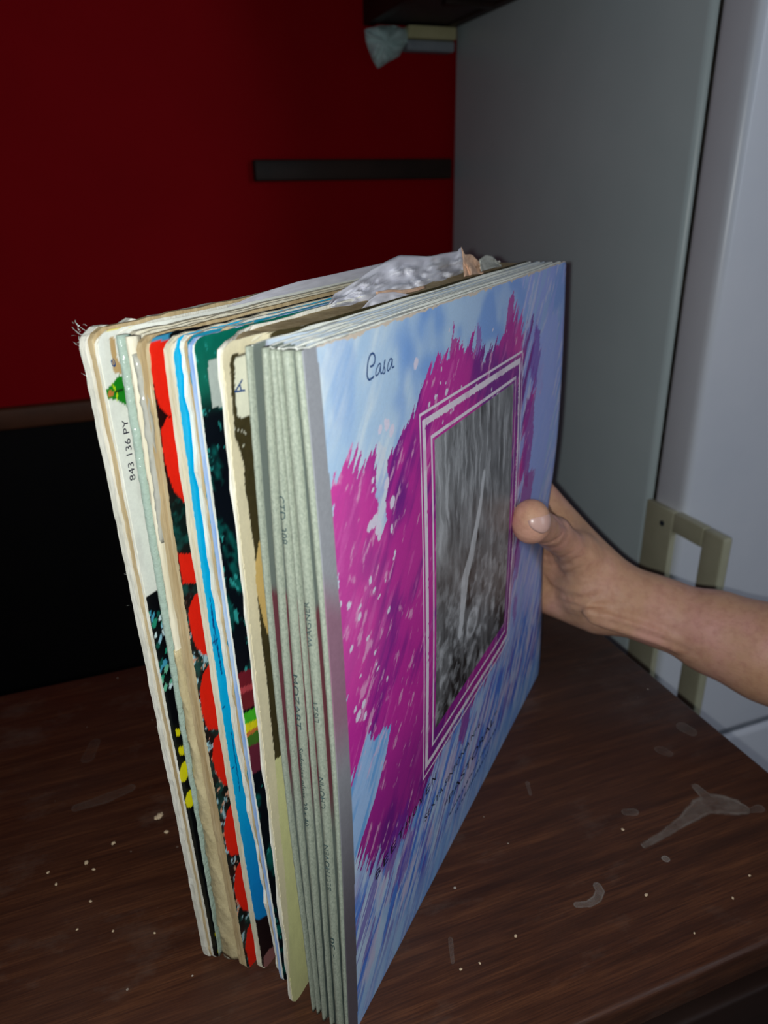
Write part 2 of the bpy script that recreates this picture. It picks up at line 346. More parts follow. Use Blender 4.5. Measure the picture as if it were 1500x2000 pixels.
def bend(name, u, z):                       # dent pressed by the thumb near the far edge
    k = {'H': .4}.get(name, 1. if name[0] == 'I' else 0.)
    return -k*.0050*sm(.19, .31, u)*np.exp(-((z-.115)/.058)**2)
class Sleeve:
    def __init__(s, key):
        u, wl, wr, zz, h = ROWS[key]; s.k = key; s.u0 = u/1000; s.L = quad(zz, wl); s.R = quad(zz, wr); s.h = h; s.len = .3145
    def left(s, u, z):
        l_ = s.L(z)+bend(s.k, u, z)
        if s.k == 'H': l_ = l_-.72*(s.L(z)-SL['G'].R(z))*sm(.005, .036, u)
        return l_
    def right(s, u, z):
        r_ = s.R(z)+bend(s.k, u, z); nx = NEXT.get(s.k)
        if nx is None: return r_
        g = np.maximum(SL[nx].L(z)-s.R(z)-.0002, 0); gm = float(np.max(SL[nx].L(np.linspace(0, .31, 9))-s.R(np.linspace(0, .31, 9)))); u_ = s.u0+max(0, gm)*1.6+.002
        f_ = r_+g*FILL.get(s.k, .9)*sm(u_, u_+.025, u); lim = SL[nx].L(z)+bend(nx, u, z)-.0002
        return np.maximum(np.minimum(f_, lim), np.minimum(r_, lim))
    def face(s, px, py):                    # photo point -> (u mm, z mm) on the right-hand cover
        z = .2
        for _ in range(6):
            p = hit(px, py, (0, -1, 0), float(s.R(z))); z = min(max(p[2], -.01), .33)
        return p[0]*1000, p[2]*1000
SL = {k: Sleeve(k) for k in ROWS}; NEXT = dict(zip(list(ROWS)[:-1], list(ROWS)[1:])); FILL = {'A1': .3, 'G': 0., 'H': .8, 'C': .5}
def zgrid(n, h): 
    a = np.linspace(0, 1, n); e = np.array([.002, .004, .007, .011]); return np.unique(np.concatenate([a*h, e, h-e]))
def edge_u(u0, z, h, rc, jag=0, seed=0):    # near edge with rounded worn corners
    d = np.minimum(z, h-z); r = np.where(d < rc, rc-np.sqrt(np.maximum(0, rc*rc-(rc-d)**2)), 0)
    return u0+r+jag*(vn(z*900, seed*7.3, seed)-.5)*2+jag*2*(vn(z*120, seed*3.1, seed+1)-.5)
def slab(name, s, w0, w1, u0, u1, parent, mat, us=None, nz=46, rc=.004, jag=.0002, seed=0, z0=0., z1=None, colf=None, topjag=.0003):
    """closed board between w0(u,z) and w1(u,z) (w measured toward the right)"""
    h = s.h if z1 is None else z1
    Z = zgrid(nz, h-z0)+z0
    if us is None: us = np.array([0, .002, .006, .012, .018, .024, .03, .036, .045, .055, .065, .08, .11, .16, .22, .27, .295, .305, .311, 1.])
    us = np.asarray(us); L = u1-u0
    fr_ = np.where(us <= .32, us/L, 1.); fr_ = np.minimum(fr_, 1.); fr_ = np.unique(fr_)
    zz, ff = np.meshgrid(Z, fr_, indexing='ij')
    ue = edge_u(u0, zz-z0, h-z0, rc, jag, seed); far = u1-(edge_u(0, zz-z0, h-z0, .003))
    uu = ue+(far-ue)*ff
    zt = zz-(zz/h)**40*topjag*3*vn(uu*400, seed*1.7, seed+2)
    nr, nc = zz.shape
    a = np.stack([uu, -w0(uu, zz), zt], -1).reshape(-1, 3); b = np.stack([uu, -w1(uu, zz), zt], -1).reshape(-1, 3)
    V = np.concatenate([a, b]); n = nr*nc; idx = np.arange(n).reshape(nr, nc)
    q = np.stack([idx[:-1, :-1], idx[:-1, 1:], idx[1:, 1:], idx[1:, :-1]], -1).reshape(-1, 4)
    F = [q[:, ::-1], q+n]
    loop = np.concatenate([idx[0, :], idx[1:, -1], idx[-1, -2::-1], idx[-2:0:-1, 0]]); nx = np.roll(loop, -1)
    F.append(np.stack([loop, nx, nx+n, loop+n], -1)); F = np.concatenate(F)
    col = None
    if colf is not None:
        c = colf(uu*1000, zz*1000).reshape(-1, 3); col = np.concatenate([c, c])
    o = mesh(name, V, F, mat, parent, smooth=False, col=col); return o
def sleeve_root(key, label, group='record sleeves standing in the stack'):
    s = SL[key]; o = empty('record_sleeve', (s.u0+.157, -float((s.L(0)+s.R(0))/2), 0)); tag(o, label, 'record sleeve', group); return o
def boards(key, root, mat_l, mat_r, tl=.0011, trr=.0011, printf=None, pmat='print', inner='white_paper', fine=.030, nz=320, rc=.004, jag=.0002, seed=0, inset=.0025, reveal=0., step=.0006):
    s = SL[key]; u0, u1 = s.u0, s.u0+s.len
    slab('back_cover', s, s.left, lambda u, z: s.left(u, z)+tl, u0, u1, root, mat_l, rc=rc, jag=jag, seed=seed)
    fb = slab('front_cover', s, lambda u, z: s.right(u, z)-trr, lambda u, z: s.right(u, z)-.00015, u0+reveal, u1, root, mat_r, rc=rc, jag=jag, seed=seed+1)
    if inner: slab('inner_sleeve', s, lambda u, z: s.left(u, z)+tl+.0001, lambda u, z: np.maximum(s.right(u, z)-trr-.0001, s.left(u, z)+tl+.0003), u0+inset, u1-.001, root, M[inner], rc=.006, jag=jag*2, seed=seed+2, z0=.0005, z1=s.h-.0012)
    if printf:
        us = np.concatenate([np.arange(0, fine, step), np.array([.036, .042, .048, .055, .065, .08, .1, .16, .22, .26, .28, .295, .305, .31]), [1.]])
        us = np.unique(us[(us < .312) | (us > .9)])
        slab('cover_print', s, lambda u, z: s.right(u, z)-.00014, lambda u, z: s.right(u, z)+.00005, u0+reveal+.0003, u1-.0003, fb, M[pmat], us=us, nz=nz, rc=rc, jag=jag*.7, seed=seed+3, colf=printf, topjag=.0001)
    return fb
def painter(s, base, items, noise=.05):
    """colour function on the cover: base rgb (0-255) or function, then traced shapes [(pixels, rgb)]"""
    P = [([s.face(*p) for p in poly], s2l(c)) for poly, c in items]
    def f(U, Z):
        c = base(U, Z) if callable(base) else np.ones(U.shape+(3,))*s2l(base)
        for poly, col in P: c = np.where(inpoly(U, Z, poly)[..., None], col, c)
        return np.clip(c*(1+noise*(fbm(U/2, Z/6, 3)[..., None]-.5)*2), 0, 1)
    return f
def ell(cx, cy, rx, ry, ang=0, n=16):
    a = math.radians(ang); return [(cx+rx*math.cos(t)*math.cos(a)-ry*math.sin(t)*math.sin(a), cy+rx*math.cos(t)*math.sin(a)+ry*math.sin(t)*math.cos(a)) for t in np.linspace(0, 2*math.pi, n, endpoint=False)]

# --- lettering: built-in font turned into a mesh, laid onto a surface by a mapping function
def glyphs(text, size=1., spacing=1.):
    cu_ = bpy.data.curves.new('lettering', 'FONT'); cu_.body = text; cu_.size = size; cu_.space_character = spacing; cu_.resolution_u = 3
    o = bpy.data.objects.new('lettering', cu_); COL.objects.link(o); dg = bpy.context.evaluated_depsgraph_get()
    m = bpy.data.meshes.new_from_object(o.evaluated_get(dg)); v = np.array([p.co[:] for p in m.vertices]); f = [tuple(p.vertices) for p in m.polygons]
    bpy.data.objects.remove(o); bpy.data.curves.remove(cu_); bpy.data.meshes.remove(m); return v, f
def lettering(text, fmap, mat, parent, width=None, height=1., name='lettering', bold=0.):
    v, f = glyphs(text); x0 = v[:, 0].min(); sx = (width/(v[:, 0].max()-x0)) if width else height
    x = (v[:, 0]-x0)*sx; y = v[:, 1]*height/.72
    return mesh(name, fmap(x, y), f, mat, parent, smooth=False)
def stroke_mesh(name, pts3, nrm, width, mat, parent):
    p = np.array(pts3); d = np.gradient(p, axis=0); d /= np.linalg.norm(d, axis=1)[:, None]+1e-9; sd = np.cross(d, nrm); sd /= np.linalg.norm(sd, axis=1)[:, None]+1e-9
    wd = np.asarray(width)*np.ones(len(p)); a = p+sd*wd[:, None]/2; b = p-sd*wd[:, None]/2; n = len(p)
    return mesh(name, np.concatenate([a, b]), [(i, i+1, i+1+n, i+n) for i in range(n-1)], mat, parent, smooth=False)

# --- A1: thick double sleeve, frayed white outer board
r = sleeve_root('A1', 'thick double sleeve with a frayed white board edge, next to the red wall side')
s = SL['A1']; u0, u1 = s.u0, s.u0+s.len
slab('back_cover', s, s.left, lambda u, z: s.left(u, z)+.0030, u0, u1, r, M['white_board'], rc=.006, jag=.00028, seed=1, nz=90, topjag=.0008)
slab('inner_sleeve', s, lambda u, z: s.left(u, z)+.0031, lambda u, z: s.left(u, z)+.0037, u0+.004, u1-.001, r, M['liner'], rc=.006, seed=2, z1=s.h-.0005)
slab('front_cover', s, lambda u, z: s.left(u, z)+.0037, s.right, u0+.0008, u1, r, M['tan'], rc=.006, jag=.0003, seed=3, nz=70)
V = []; F = []
for k in range(46):                          # frayed paper fibres at the worn top corner
    zc = s.h-abs(random.gauss(0, .005)) if k < 34 else random.uniform(.02, .3); p = np.array([u0+random.uniform(0, .004), -float(s.L(zc))-random.uniform(0, .003), zc])
    dr = np.array([-.4+random.uniform(-.4, .4), random.uniform(0, .8), random.uniform(-.2, 1)]); dr /= np.linalg.norm(dr); ln = random.uniform(.001, .003); b_ = len(V)
    for j in range(5):
        p = p+dr*ln/4; dr = dr+np.random.default_rng(k*9+j).normal(0, .3, 3); dr /= np.linalg.norm(dr); wd = .00008*(1-j/6)
        V += [p+RT*wd, p-RT*wd]
    F += [(b_+2*j, b_+2*j+1, b_+2*j+3, b_+2*j+2) for j in range(4)]
o = mesh('frayed_fibres', V, F, M['white_paper'], r, smooth=False); o['kind'] = 'stuff'

# --- A2: white cover with catalogue number
r = sleeve_root('A2', 'white sleeve printed 843 136 PY with a green tree and a black lower half'); s = SL['A2']
def a2base(U, Z): return mix(np.ones(U.shape+(3,))*s2l((236, 238, 230)), s2l((205, 205, 200)), sm(.5, .8, fbm(U/6, Z/9, 1))*.35)
yb = [(270, 1176), (330, 1138), (480, 1700), (480, 1960), (380, 1960)]
it = [(yb, (9, 9, 14)), ([(199, 771), (203, 766), (233, 733), (262, 733), (262, 800), (242, 790), (226, 781), (203, 777)], (20, 130, 28)), (ell(216, 769, 6.5, 6), (190, 120, 60)),
      ([(216, 750), (219, 748), (226, 758), (230, 772), (230, 782), (226, 781), (227, 770), (223, 760)], (190, 225, 30)), ([(224, 763), (240, 760), (240, 763), (224, 766)], (10, 30, 14)),
      ([(213, 660), (217, 656), (224, 660), (228, 700), (246, 725), (236, 730), (221, 727), (217, 690)], (196, 164, 116)), ([(199, 643), (212, 641), (250, 637), (250, 640), (215, 647), (202, 650)], (240, 220, 50))]
B_ = np.random.default_rng(11)
for k in range(26):
    y = B_.uniform(1195, 1345); x = 283+(y-1195)*.22+B_.uniform(2, 30)
    it.append((ell(x, y, B_.uniform(2, 5), B_.uniform(5, 11), 15), [(150, 205, 225), (40, 150, 120), (215, 240, 245), (20, 90, 80), (70, 160, 190), (110, 190, 160)][k % 6]))
it += [([(342, 1425), (352, 1423), (352, 1437), (344, 1437)], (235, 225, 20)), ([(348, 1460), (360, 1455), (362, 1473), (351, 1475)], (235, 225, 20)), (ell(360, 1506, 9, 22, 10), (235, 225, 20)), (ell(371, 1560, 9, 18, 10), (235, 225, 20)), ([(419, 1822), (430, 1818), (434, 1830), (422, 1834)], (225, 215, 20)), (ell(429, 1856, 4, 7), (225, 215, 20))]
fb = boards('A2', r, M['white_board'], M['white_board'], .0005, .0006, painter(s, a2base, it, .04), 'print_gloss', None, .030, 420, rc=.006, seed=10, step=.0005)
def m_face(sl, p0, p1, up):                  # text running p0->p1 (photo points) on a cover, letters of height up (mm)
    a = np.array(sl.face(*p0)); b = np.array(sl.face(*p1)); d = (b-a); L = np.linalg.norm(d); d /= L; n = np.array([-d[1], d[0]])
    def f(x, y):
        q = a+np.outer(x, d)+np.outer(y, n); return np.stack([q[:, 0]/1000, -(sl.right(q[:, 0]/1000, q[:, 1]/1000)+.00025), q[:, 1]/1000], 1)
    return f, L
fm, L = m_face(s, (264, 936), (248, 818), 3); lettering('843 136 PY', fm, M['ink'], fb, L, 3.0)
fm, L = m_face(s, (227, 714), (222, 702), 2); lettering('e', fm, M['blue_ink'], fb, 3.0, 3.0)

# --- B: sleeve in grey-green film
def spine_tube(s, parent, mat, depth=.0026, name='spine', nz=120, seg=9, wob=.0, cl=None, cr=None, rag=0.):
    L_, R_ = cl or s.left, cr or s.right; Z = np.linspace(.0006, s.h-.0006, nz); V = []
    th = np.linspace(-math.pi/2, math.pi/2, seg)
    for z in Z:
        l, rr = float(L_(s.u0, z)), float(R_(s.u0, z)); c = (l+rr)/2; hw = (rr-l)/2
        for t_ in th: V.append((s.u0+depth*(1-max(0., math.cos(t_))**.8)+wob*(vn(z*300, t_*2, 3)-.5), -(c+hw*math.sin(t_)), z))
    for z in Z:                                # closed at the inside
        l, rr = float(L_(s.u0, z)), float(R_(s.u0, z)); V += [(s.u0+depth+.002, -rr, z), (s.u0+depth+.002, -l, z)]
    F = []; n2 = nz*seg
    for i in range(nz-1):
        for j in range(seg-1): a = i*seg+j; F.append((a, a+1, a+seg+1, a+seg))
        a, b = i*seg+seg-1, n2+2*i; F.append((a, b, b+2, a+seg)); F.append((b, b+1, b+3, b+2)); F.append((b+1, i*seg, (i+1)*seg, b+3))
    F.append(tuple(range(seg))[::-1]+(n2+1, n2)); e = (nz-1)*seg; F.append(tuple(range(e, e+seg))+(n2+2*(nz-1), n2+2*(nz-1)+1))
    return mesh(name, V, F, mat, parent)
r = sleeve_root('B', 'slim sleeve wrapped in shiny grey-green plastic film'); s = SL['B']
slab('back_cover', s, lambda u, z: s.left(u, z)+.0002, lambda u, z: s.right(u, z)-.0002, s.u0+.0045, s.u0+s.len, r, M['cream'], seed=20)
spine_tube(s, r, M['film_edge'], .003, 'plastic_cover', wob=.0006)

# --- C: bulky taped spine with a liner bulging out
r = sleeve_root('C', 'bulky sleeve with a yellowed, tape-wrapped spine that widens downwards'); s = SL['C']
slab('back_cover', s, s.left, lambda u, z: s.left(u, z)+.0014, s.u0+.004, s.u0+s.len, r, M['cream'], seed=24)
slab('front_cover', s, lambda u, z: s.right(u, z)-.0014, s.right, s.u0+.004, s.u0+s.len, r, M['cream'], seed=25)
sp_ = spine_tube(s, r, M['cream'], .0030, 'spine', wob=.0008, cr=lambda u, z: s.left(u, z)+(s.right(u, z)-s.left(u, z))*.55)
tz = np.linspace(.004, .185, 70); V = []; F = []; sg = 14
for i, z in enumerate(tz):
    l, rr = float(s.L(z))+.0002, float(s.R(z))
    k = min(1, (.185-z)/.03)*.5+.5
    for j in range(sg):
        t_ = -math.pi/2+math.pi*j/(sg-1); c = (l+rr)/2; hw = (rr-l)/2*k
        cr_ = .0007*vn(z*500+j*.3, j*.5, 2)+.0012*max(0, math.sin(z*260+j*.5))**8*.6
        V.append((s.u0-.0008+.0045*(1-max(0., math.cos(t_))**.6)-cr_, -(c+(1-k)*(-.0012)+hw*math.sin(t_)), z))
F = [(i*sg+j, i*sg+j+1, (i+1)*sg+j+1, (i+1)*sg+j) for i in range(len(tz)-1) for j in range(sg-1)]
o = mesh('tape', V, F, M['tape'], sp_); so = o.modifiers.new('thick', 'SOLIDIFY'); so.thickness = .0003; so.offset = -1
V = []; lz = np.linspace(.235, .307, 40)
for i, z in enumerate(lz):                    # liner film bulging out of the right half
    l = float(s.L(z))+.0030; wd = .0028*min(1, (z-.233)/.02)*min(1, (.3085-z)/.004)+.0002
    for j in range(12):
        t_ = 2*math.pi*j/12; V.append((s.u0-.0002+.002*math.cos(t_)+.0012*(vn(z*400, j*.4, 4)-.5), -(l+.0014+wd/2+wd/2*math.sin(t_)+.0008*(vn(z*90, 1, 5)-.5)), z))
F = [(i*12+j, i*12+(j+1) % 12, (i+1)*12+(j+1) % 12, (i+1)*12+j) for i in range(len(lz)-1) for j in range(12)]+[tuple(range(12))[::-1], tuple(range(39*12, 40*12))]
mesh('plastic_liner', V, F, M['liner'], r)

# --- D: dark green photo with big red letters
r = sleeve_root('D', 'sleeve with large red rounded letters on a dark green photo'); s = SL['D']
def dbase(U, Z):
    n = fbm(U/5, Z/5, 2); c = mix(np.ones(U.shape+(3,))*s2l((14, 28, 26)), s2l((20, 80, 74)), sm(.45, .75, n))
    k = sm(.58, .66, fbm(U/2.2+40, Z/3.2, 5)); c = mix(c, s2l((170, 215, 225)), k*sm(220, 180, Z)); c = mix(c, s2l((225, 170, 140)), sm(.66, .72, fbm(U/2+9, Z/3, 6))*sm(215, 190, Z)); return mix(c, s2l((10, 10, 12)), sm(250, 265, Z))
RED = (236, 40, 22)
it = [([(284, 660), (330, 650), (330, 668), (287, 672)], (60, 150, 190))]
for p in ([(288, 667), (335, 662), (350, 822), (330, 812), (313, 797), (303, 770), (296, 730)], [(325, 816), (350, 812), (390, 996), (358, 980), (340, 960), (327, 925), (318, 880), (314, 840)], [(347, 1082), (385, 1080), (395, 1138), (357, 1140)],
          [(395, 1152), (378, 1165), (368, 1190), (370, 1220), (380, 1260), (394, 1276), (420, 1284), (412, 1152)], [(412, 1290), (395, 1320), (390, 1355), (394, 1390), (406, 1425), (440, 1424), (430, 1288)], [(438, 1418), (417, 1446), (414, 1480), (422, 1510), (437, 1533), (462, 1536), (450, 1418)],
          [(458, 1556), (443, 1585), (437, 1620), (443, 1660), (452, 1672), (480, 1664), (470, 1556)], [(476, 1666), (460, 1700), (457, 1735), (463, 1760), (476, 1779), (500, 1778), (495, 1664)], [(500, 1784), (483, 1815), (479, 1850), (488, 1890), (497, 1908), (520, 1910), (520, 1784)]): it.append((p, RED))
boards('D', r, M['tan'], M['tan'], .0016, .0014, painter(s, dbase, it, .05), 'print_gloss', 'cream', .034, 460, seed=30, rc=.005, jag=.0003, step=.0006)

# --- E: cyan cover with pen scribbles
r = sleeve_root('E', 'sleeve with a bright cyan cover marked by blue pen scribbles'); s = SL['E']
it = [([(338, 655), (348, 655), (342, 680), (338, 690)], (238, 236, 222)), ([(452, 1780), (505, 1797), (540, 1775), (560, 2010), (470, 2010)], (34, 18, 20)), ([(515, 1870), (524, 1855), (535, 1848), (560, 1850), (560, 2010), (510, 2010)], (150, 100, 98))]
def stroke(a, b, w_=1.0):
    a = np.array(a, float); b = np.array(b, float); n = np.array([-(b-a)[1], (b-a)[0]]); n /= np.linalg.norm(n); return [tuple(a+n*w_/2), tuple(b+n*w_/2), tuple(b-n*w_/2), tuple(a-n*w_/2)]
INK = (16, 60, 130)
for a, b in (((410, 1168), (424, 1262)), ((412, 1180), (420, 1262)), ((418, 1225), (433, 1318)), ((423, 1250), (434, 1318)), ((413, 1252), (430, 1238)), ((414, 1256), (432, 1244)), ((433, 1380), (446, 1368)), ((434, 1384), (447, 1374)), ((452, 1430), (466, 1530)), ((455, 1450), (468, 1545)), ((452, 1502), (462, 1494))): it.append((stroke(a, b, 1.4), INK))
boards('E', r, M['cream'], M['cream'], .0014, .0014, painter(s, lambda U, Z: mix(np.ones(U.shape+(3,))*s2l((0, 182, 234)), s2l((14, 140, 214)), sm(140, 40, Z)), it, .05), 'print', 'cream', .030, 420, seed=40, rc=.006, jag=.0003, step=.0005)

# --- F, G
r = sleeve_root('F', 'thin sleeve with torn cream board edges beside the cyan cover'); s = SL['F']
boards('F', r, M['white_board'], M['tan'], .0016, .0012, painter(s, (30, 140, 170), [([(540, 1500), (600, 1500), (620, 2000), (540, 2000)], (20, 110, 140))], .1), 'print', 'paleblue_edge', .012, 120, seed=50, rc=.004, jag=.0007)
r = sleeve_root('G', 'sleeve with a pale blue edge and a dark teal painted cover'); s = SL['G']
gp = [([(405, 703), (426, 700), (440, 792), (414, 797)], (196, 206, 200)), ([(447, 1322), (500, 1302), (508, 1372), (456, 1398)], (120, 30, 44)), ([(455, 1350), (505, 1330), (505, 1340), (458, 1362)], (190, 70, 80)), ([(466, 1400), (512, 1374), (516, 1396), (470, 1420)], (70, 190, 40)), ([(470, 1420), (516, 1396), (518, 1412), (476, 1438)], (238, 226, 30)), ([(478, 1440), (520, 1414), (524, 1440), (482, 1470)], (70, 120, 40)), ([(482, 1460), (526, 1440), (528, 1490), (490, 1515)], (110, 40, 60)), ([(480, 1432), (519, 1408), (520, 1414), (482, 1440)], (210, 120, 60))]
def gbase(U, Z):
    n = fbm(U/6+Z/14, Z/9, 2); c = np.ones(U.shape+(3,))*s2l((6, 12, 22)); c = mix(c, s2l((10, 96, 92)), sm(.5, .72, n)); c = mix(c, s2l((6, 110, 92)), sm(285, 298, Z+3*(fbm(U/4, Z/4, 1)-.5)))
    c = mix(c, s2l((60, 190, 185)), sm(.72, .78, fbm(U/2.5+Z/8, Z/6, 6))*.7); return c
boards('G', r, M['paleblue_edge'], M['white_paper'], .0010, .0009, painter(s, gbase, gp, .15), 'print_gloss', 'white_paper', .040, 420, seed=60, rc=.004, step=.0007)

# --- H: torn cream edge, olive cover
r = sleeve_root('H', 'torn cream-edged sleeve with a dark olive cover and an index sticker'); s = SL['H']
torn = [(420, 640), (455, 688), (449, 705), (450, 750), (455, 800), (458, 850), (468, 880), (476, 905), (478, 960), (484, 985), (490, 1030), (497, 1080), (500, 1140), (506, 1200), (512, 1260), (520, 1320), (526, 1380), (531, 1430), (537, 1482)]
hp = [([(505, 1058), (497, 1110), (500, 1150), (515, 1215), (522, 1238), (545, 1240), (545, 1040)], (206, 176, 110)), ([(528, 1492), (560, 1466), (640, 1500), (640, 2030), (560, 2030)], (214, 214, 160)),
      (torn+[(545, 1600), (556, 1700), (563, 1800), (566, 1900), (566, 2010), (520, 2010), (470, 1400), (420, 800)], (226, 216, 184)), ([(400, 620), (520, 610), (520, 688), (455, 690), (425, 700)], (226, 216, 184)),
      ([(458, 705), (461, 699), (490, 692), (490, 812), (468, 816), (463, 810), (459, 760)], (232, 232, 212)), (stroke((456, 838), (475, 842), 1.3), (215, 215, 200)), (stroke((475, 842), (482, 850), 1.3), (215, 215, 200)), (stroke((473, 871), (481, 869), 1.2), (200, 200, 180))]
fb = boards('H', r, M['white_board'], M['cream'], .0008, .0008, painter(s, lambda U, Z: mix(np.ones(U.shape+(3,))*s2l((52, 46, 26)), s2l((70, 62, 36)), fbm(U/1.2, Z/1.2, 3)), hp, .08), 'print', 'tan', .036, 420, seed=70, rc=.006, jag=.0005, step=.0006)
fm, L = m_face(s, (478, 764), (474, 748), 3); lettering('A', fm, M['blue_ink'], fb, 4.6, 5.5)

# --- I1..I6: matching grey-spined series
def strip_print(key):
    s = SL[key]
    def f(U, Z):
        c = np.ones(U.shape+(3,))*s2l((118, 128, 122)); k = sm(.35, .55, fbm(U/3, Z/14, 2))
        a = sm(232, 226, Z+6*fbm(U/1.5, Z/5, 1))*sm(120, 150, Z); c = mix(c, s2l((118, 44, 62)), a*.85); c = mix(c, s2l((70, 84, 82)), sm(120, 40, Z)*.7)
        d = U-s.u0*1000; c = mix(c, s2l((150, 175, 225)), sm(9, 9.6, d)); c = mix(c, s2l((170, 40, 140)), sm(9, 9.6, d)*sm(.5, .56, fbm(U/30, Z/40, 4))); return mix(c, s2l((200, 214, 228)), sm(294, 303, Z)*sm(9, 9.6, d))
    return f
labs = {'I1': 'slim silver-spined sleeve bordering the dark olive cover', 'I2': 'unlettered silver-spined sleeve between the CTD 308 spine and the outermost silver spine',
        'I3': 'silver-spined sleeve lettered CTD 308', 'I4': 'thinnest silver-spined sleeve, plain, between two lettered spines', 'I5': 'silver-spined sleeve lettered with four composers', 'I6': 'front sleeve with a pink and blue splashed cover and framed grey photo'}
def silver(key):
    r = sleeve_root(key, labs[key]); s = SL[key]; u0, u1 = s.u0, s.u0+s.len
    slab('back_cover', s, s.left, lambda u, z: s.left(u, z)+.0006, u0+.0020, u1, r, M['white_paper'], rc=.0005, jag=0, seed=80)
    slab('inner_sleeve', s, lambda u, z: s.left(u, z)+.0007, lambda u, z: np.maximum(s.right(u, z)-.0008, s.left(u, z)+.0009), u0+.005, u1-.002, r, M['white_paper'], rc=.004, seed=81, z1=s.h-.0008)
    fb = slab('front_cover', s, lambda u, z: s.right(u, z)-.0007, lambda u, z: s.right(u, z)-.00012, u0+.0020, u1, r, M['white_paper'], rc=.0005, jag=0, seed=82, topjag=.0005)
    sp = spine_tube(s, r, M['spine'], .0030, 'spine', wob=.00025)
    if key != 'I6':
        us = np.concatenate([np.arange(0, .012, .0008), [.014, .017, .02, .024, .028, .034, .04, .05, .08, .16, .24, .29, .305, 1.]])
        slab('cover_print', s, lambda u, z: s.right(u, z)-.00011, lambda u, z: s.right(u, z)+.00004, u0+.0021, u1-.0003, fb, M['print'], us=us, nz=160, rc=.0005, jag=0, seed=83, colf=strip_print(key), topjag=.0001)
    return r, s, fb, sp
def spine_text(text, s, sp, y0, y1, h, mat='spine_ink'):
    """lettering along the spine from photo height y0 to y1 (reading direction)"""
    uc = s.u0; wc = lambda z: (s.L(z)+s.R(z))/2
    def zpix(y):
        z = .2
        for _ in range(6):
            r_ = ray(0, 0); lo, hi = -.02, .33
            for _ in range(30):
                m_ = (lo+hi)/2; P = np.array([uc, -float(wc(m_)), m_])-CAM; yy = 1000-FPX*(P@UP)/(P@FW)
                if yy > y: lo = m_
                else: hi = m_
            return (lo+hi)/2
    za, zb = zpix(y0), zpix(y1); dn = 1 if zb < za else -1; L = abs(za-zb)
    def f(x, y):
        z = za-dn*x; hw = (s.R(z)-s.L(z))/2; off = dn*-1*(y-h/2)*-1
        wv_ = -dn*-1*(y-h/2)           # letter tops point right when reading downwards
        t_ = np.clip(wv_/hw, -.98, .98); u = uc+.0030*(1-np.sqrt(1-t_*t_)**.8)-.00050
        return np.stack([u, -(wc(z)+wv_), z], 1)
    return lettering(text, f, M[mat], sp, L, h)
S_ = {k: silver(k) for k in labs}
_, s, fb, sp = S_['I3']
spine_text('CTD  308', s, sp, 968, 1062, .0022); spine_text('MOZART', s, sp, 1318, 1424, .0022); spine_text('Sinfonías núms. 39 y 40', s, sp, 1460, 1612, .0020)
_, s, fb, sp = S_['I5']
spine_text('BEETHOVEN', s, sp, 1738, 1650, .0021); spine_text('CHOPIN', s, sp, 1578, 1518, .0021); spine_text('LISZT', s, sp, 1410, 1368, .0021); spine_text('WAGNER', s, sp, 1264, 1174, .0021); spine_text('- 30', s, sp, 1868, 1830, .0021)

# --- I6: the front cover print
r6, s6, fb6, sp6 = S_['I6']
def UV(*pts): return [s6.face(*p) for p in pts]
TH = math.radians(50)
pink_poly = UV((640, 965), (660, 925), (690, 888), (712, 900), (735, 885), (752, 905), (775, 870), (796, 822), (815, 790), (826, 740), (845, 715), (870, 705), (900, 668), (930, 672), (958, 685), (985, 650), (1005, 610), (1022, 640), (1040, 620), (1056, 640), (1062, 720), (1046, 860), (1028, 960), (1018, 1060), (1004, 1180), (985, 1262), (940, 1338), (895, 1405), (850, 1492), (835, 1530), (812, 1585), (775, 1640), (735, 1690), (712, 1705), (690, 1650), (684, 1560), (670, 1500), (650, 1200))
splash = UV((680, 1560), (700, 1490), (722, 1412), (723, 1452), (740, 1432), (764, 1418), (752, 1480), (732, 1560), (706, 1640), (690, 1690), (680, 1640))
drip = UV((736, 862), (748, 870), (757, 890), (757, 955), (751, 985), (756, 1015), (746, 1042), (736, 1034), (738, 990), (733, 950))
rightblue = UV((1046, 660), (1090, 600), (1075, 820), (1060, 960), (1030, 1100), (1022, 1000), (1040, 850))
patches = [(UV((983, 665), (997, 572), (1003, 570), (1002, 640), (996, 690)), (176, 40, 150), .9), (UV((1004, 690), (1010, 615), (1018, 612), (1020, 690)), (206, 60, 160), .8), (UV((930, 690), (934, 622), (942, 640), (938, 700)), (150, 60, 170), .7), (UV((878, 705), (883, 638), (893, 668), (890, 710)), (186, 40, 150), .9),
  (UV((1036, 720), (1044, 640), (1056, 640), (1054, 700), (1046, 760)), (120, 60, 178), .75), (UV((1020, 900), (1030, 770), (1044, 780), (1040, 860), (1030, 960)), (150, 44, 160), .8), (UV((1012, 1010), (1026, 920), (1046, 920), (1036, 990), (1020, 1030)), (160, 44, 150), .75), (UV((1005, 1110), (1012, 1060), (1022, 1080), (1014, 1130)), (150, 60, 170), .7), (UV((1003, 1200), (1008, 1160), (1016, 1170), (1010, 1220)), (140, 60, 170), .6),
  (UV((895, 1440), (905, 1390), (922, 1350), (918, 1400), (905, 1450)), (140, 40, 150), .8), (UV((745, 1690), (775, 1600), (800, 1560), (790, 1620), (760, 1720)), (120, 40, 160), .7), (UV((775, 1700), (800, 1630), (812, 1610), (800, 1680), (778, 1740)), (110, 50, 170), .6)]
rs = np.random.default_rng(21)
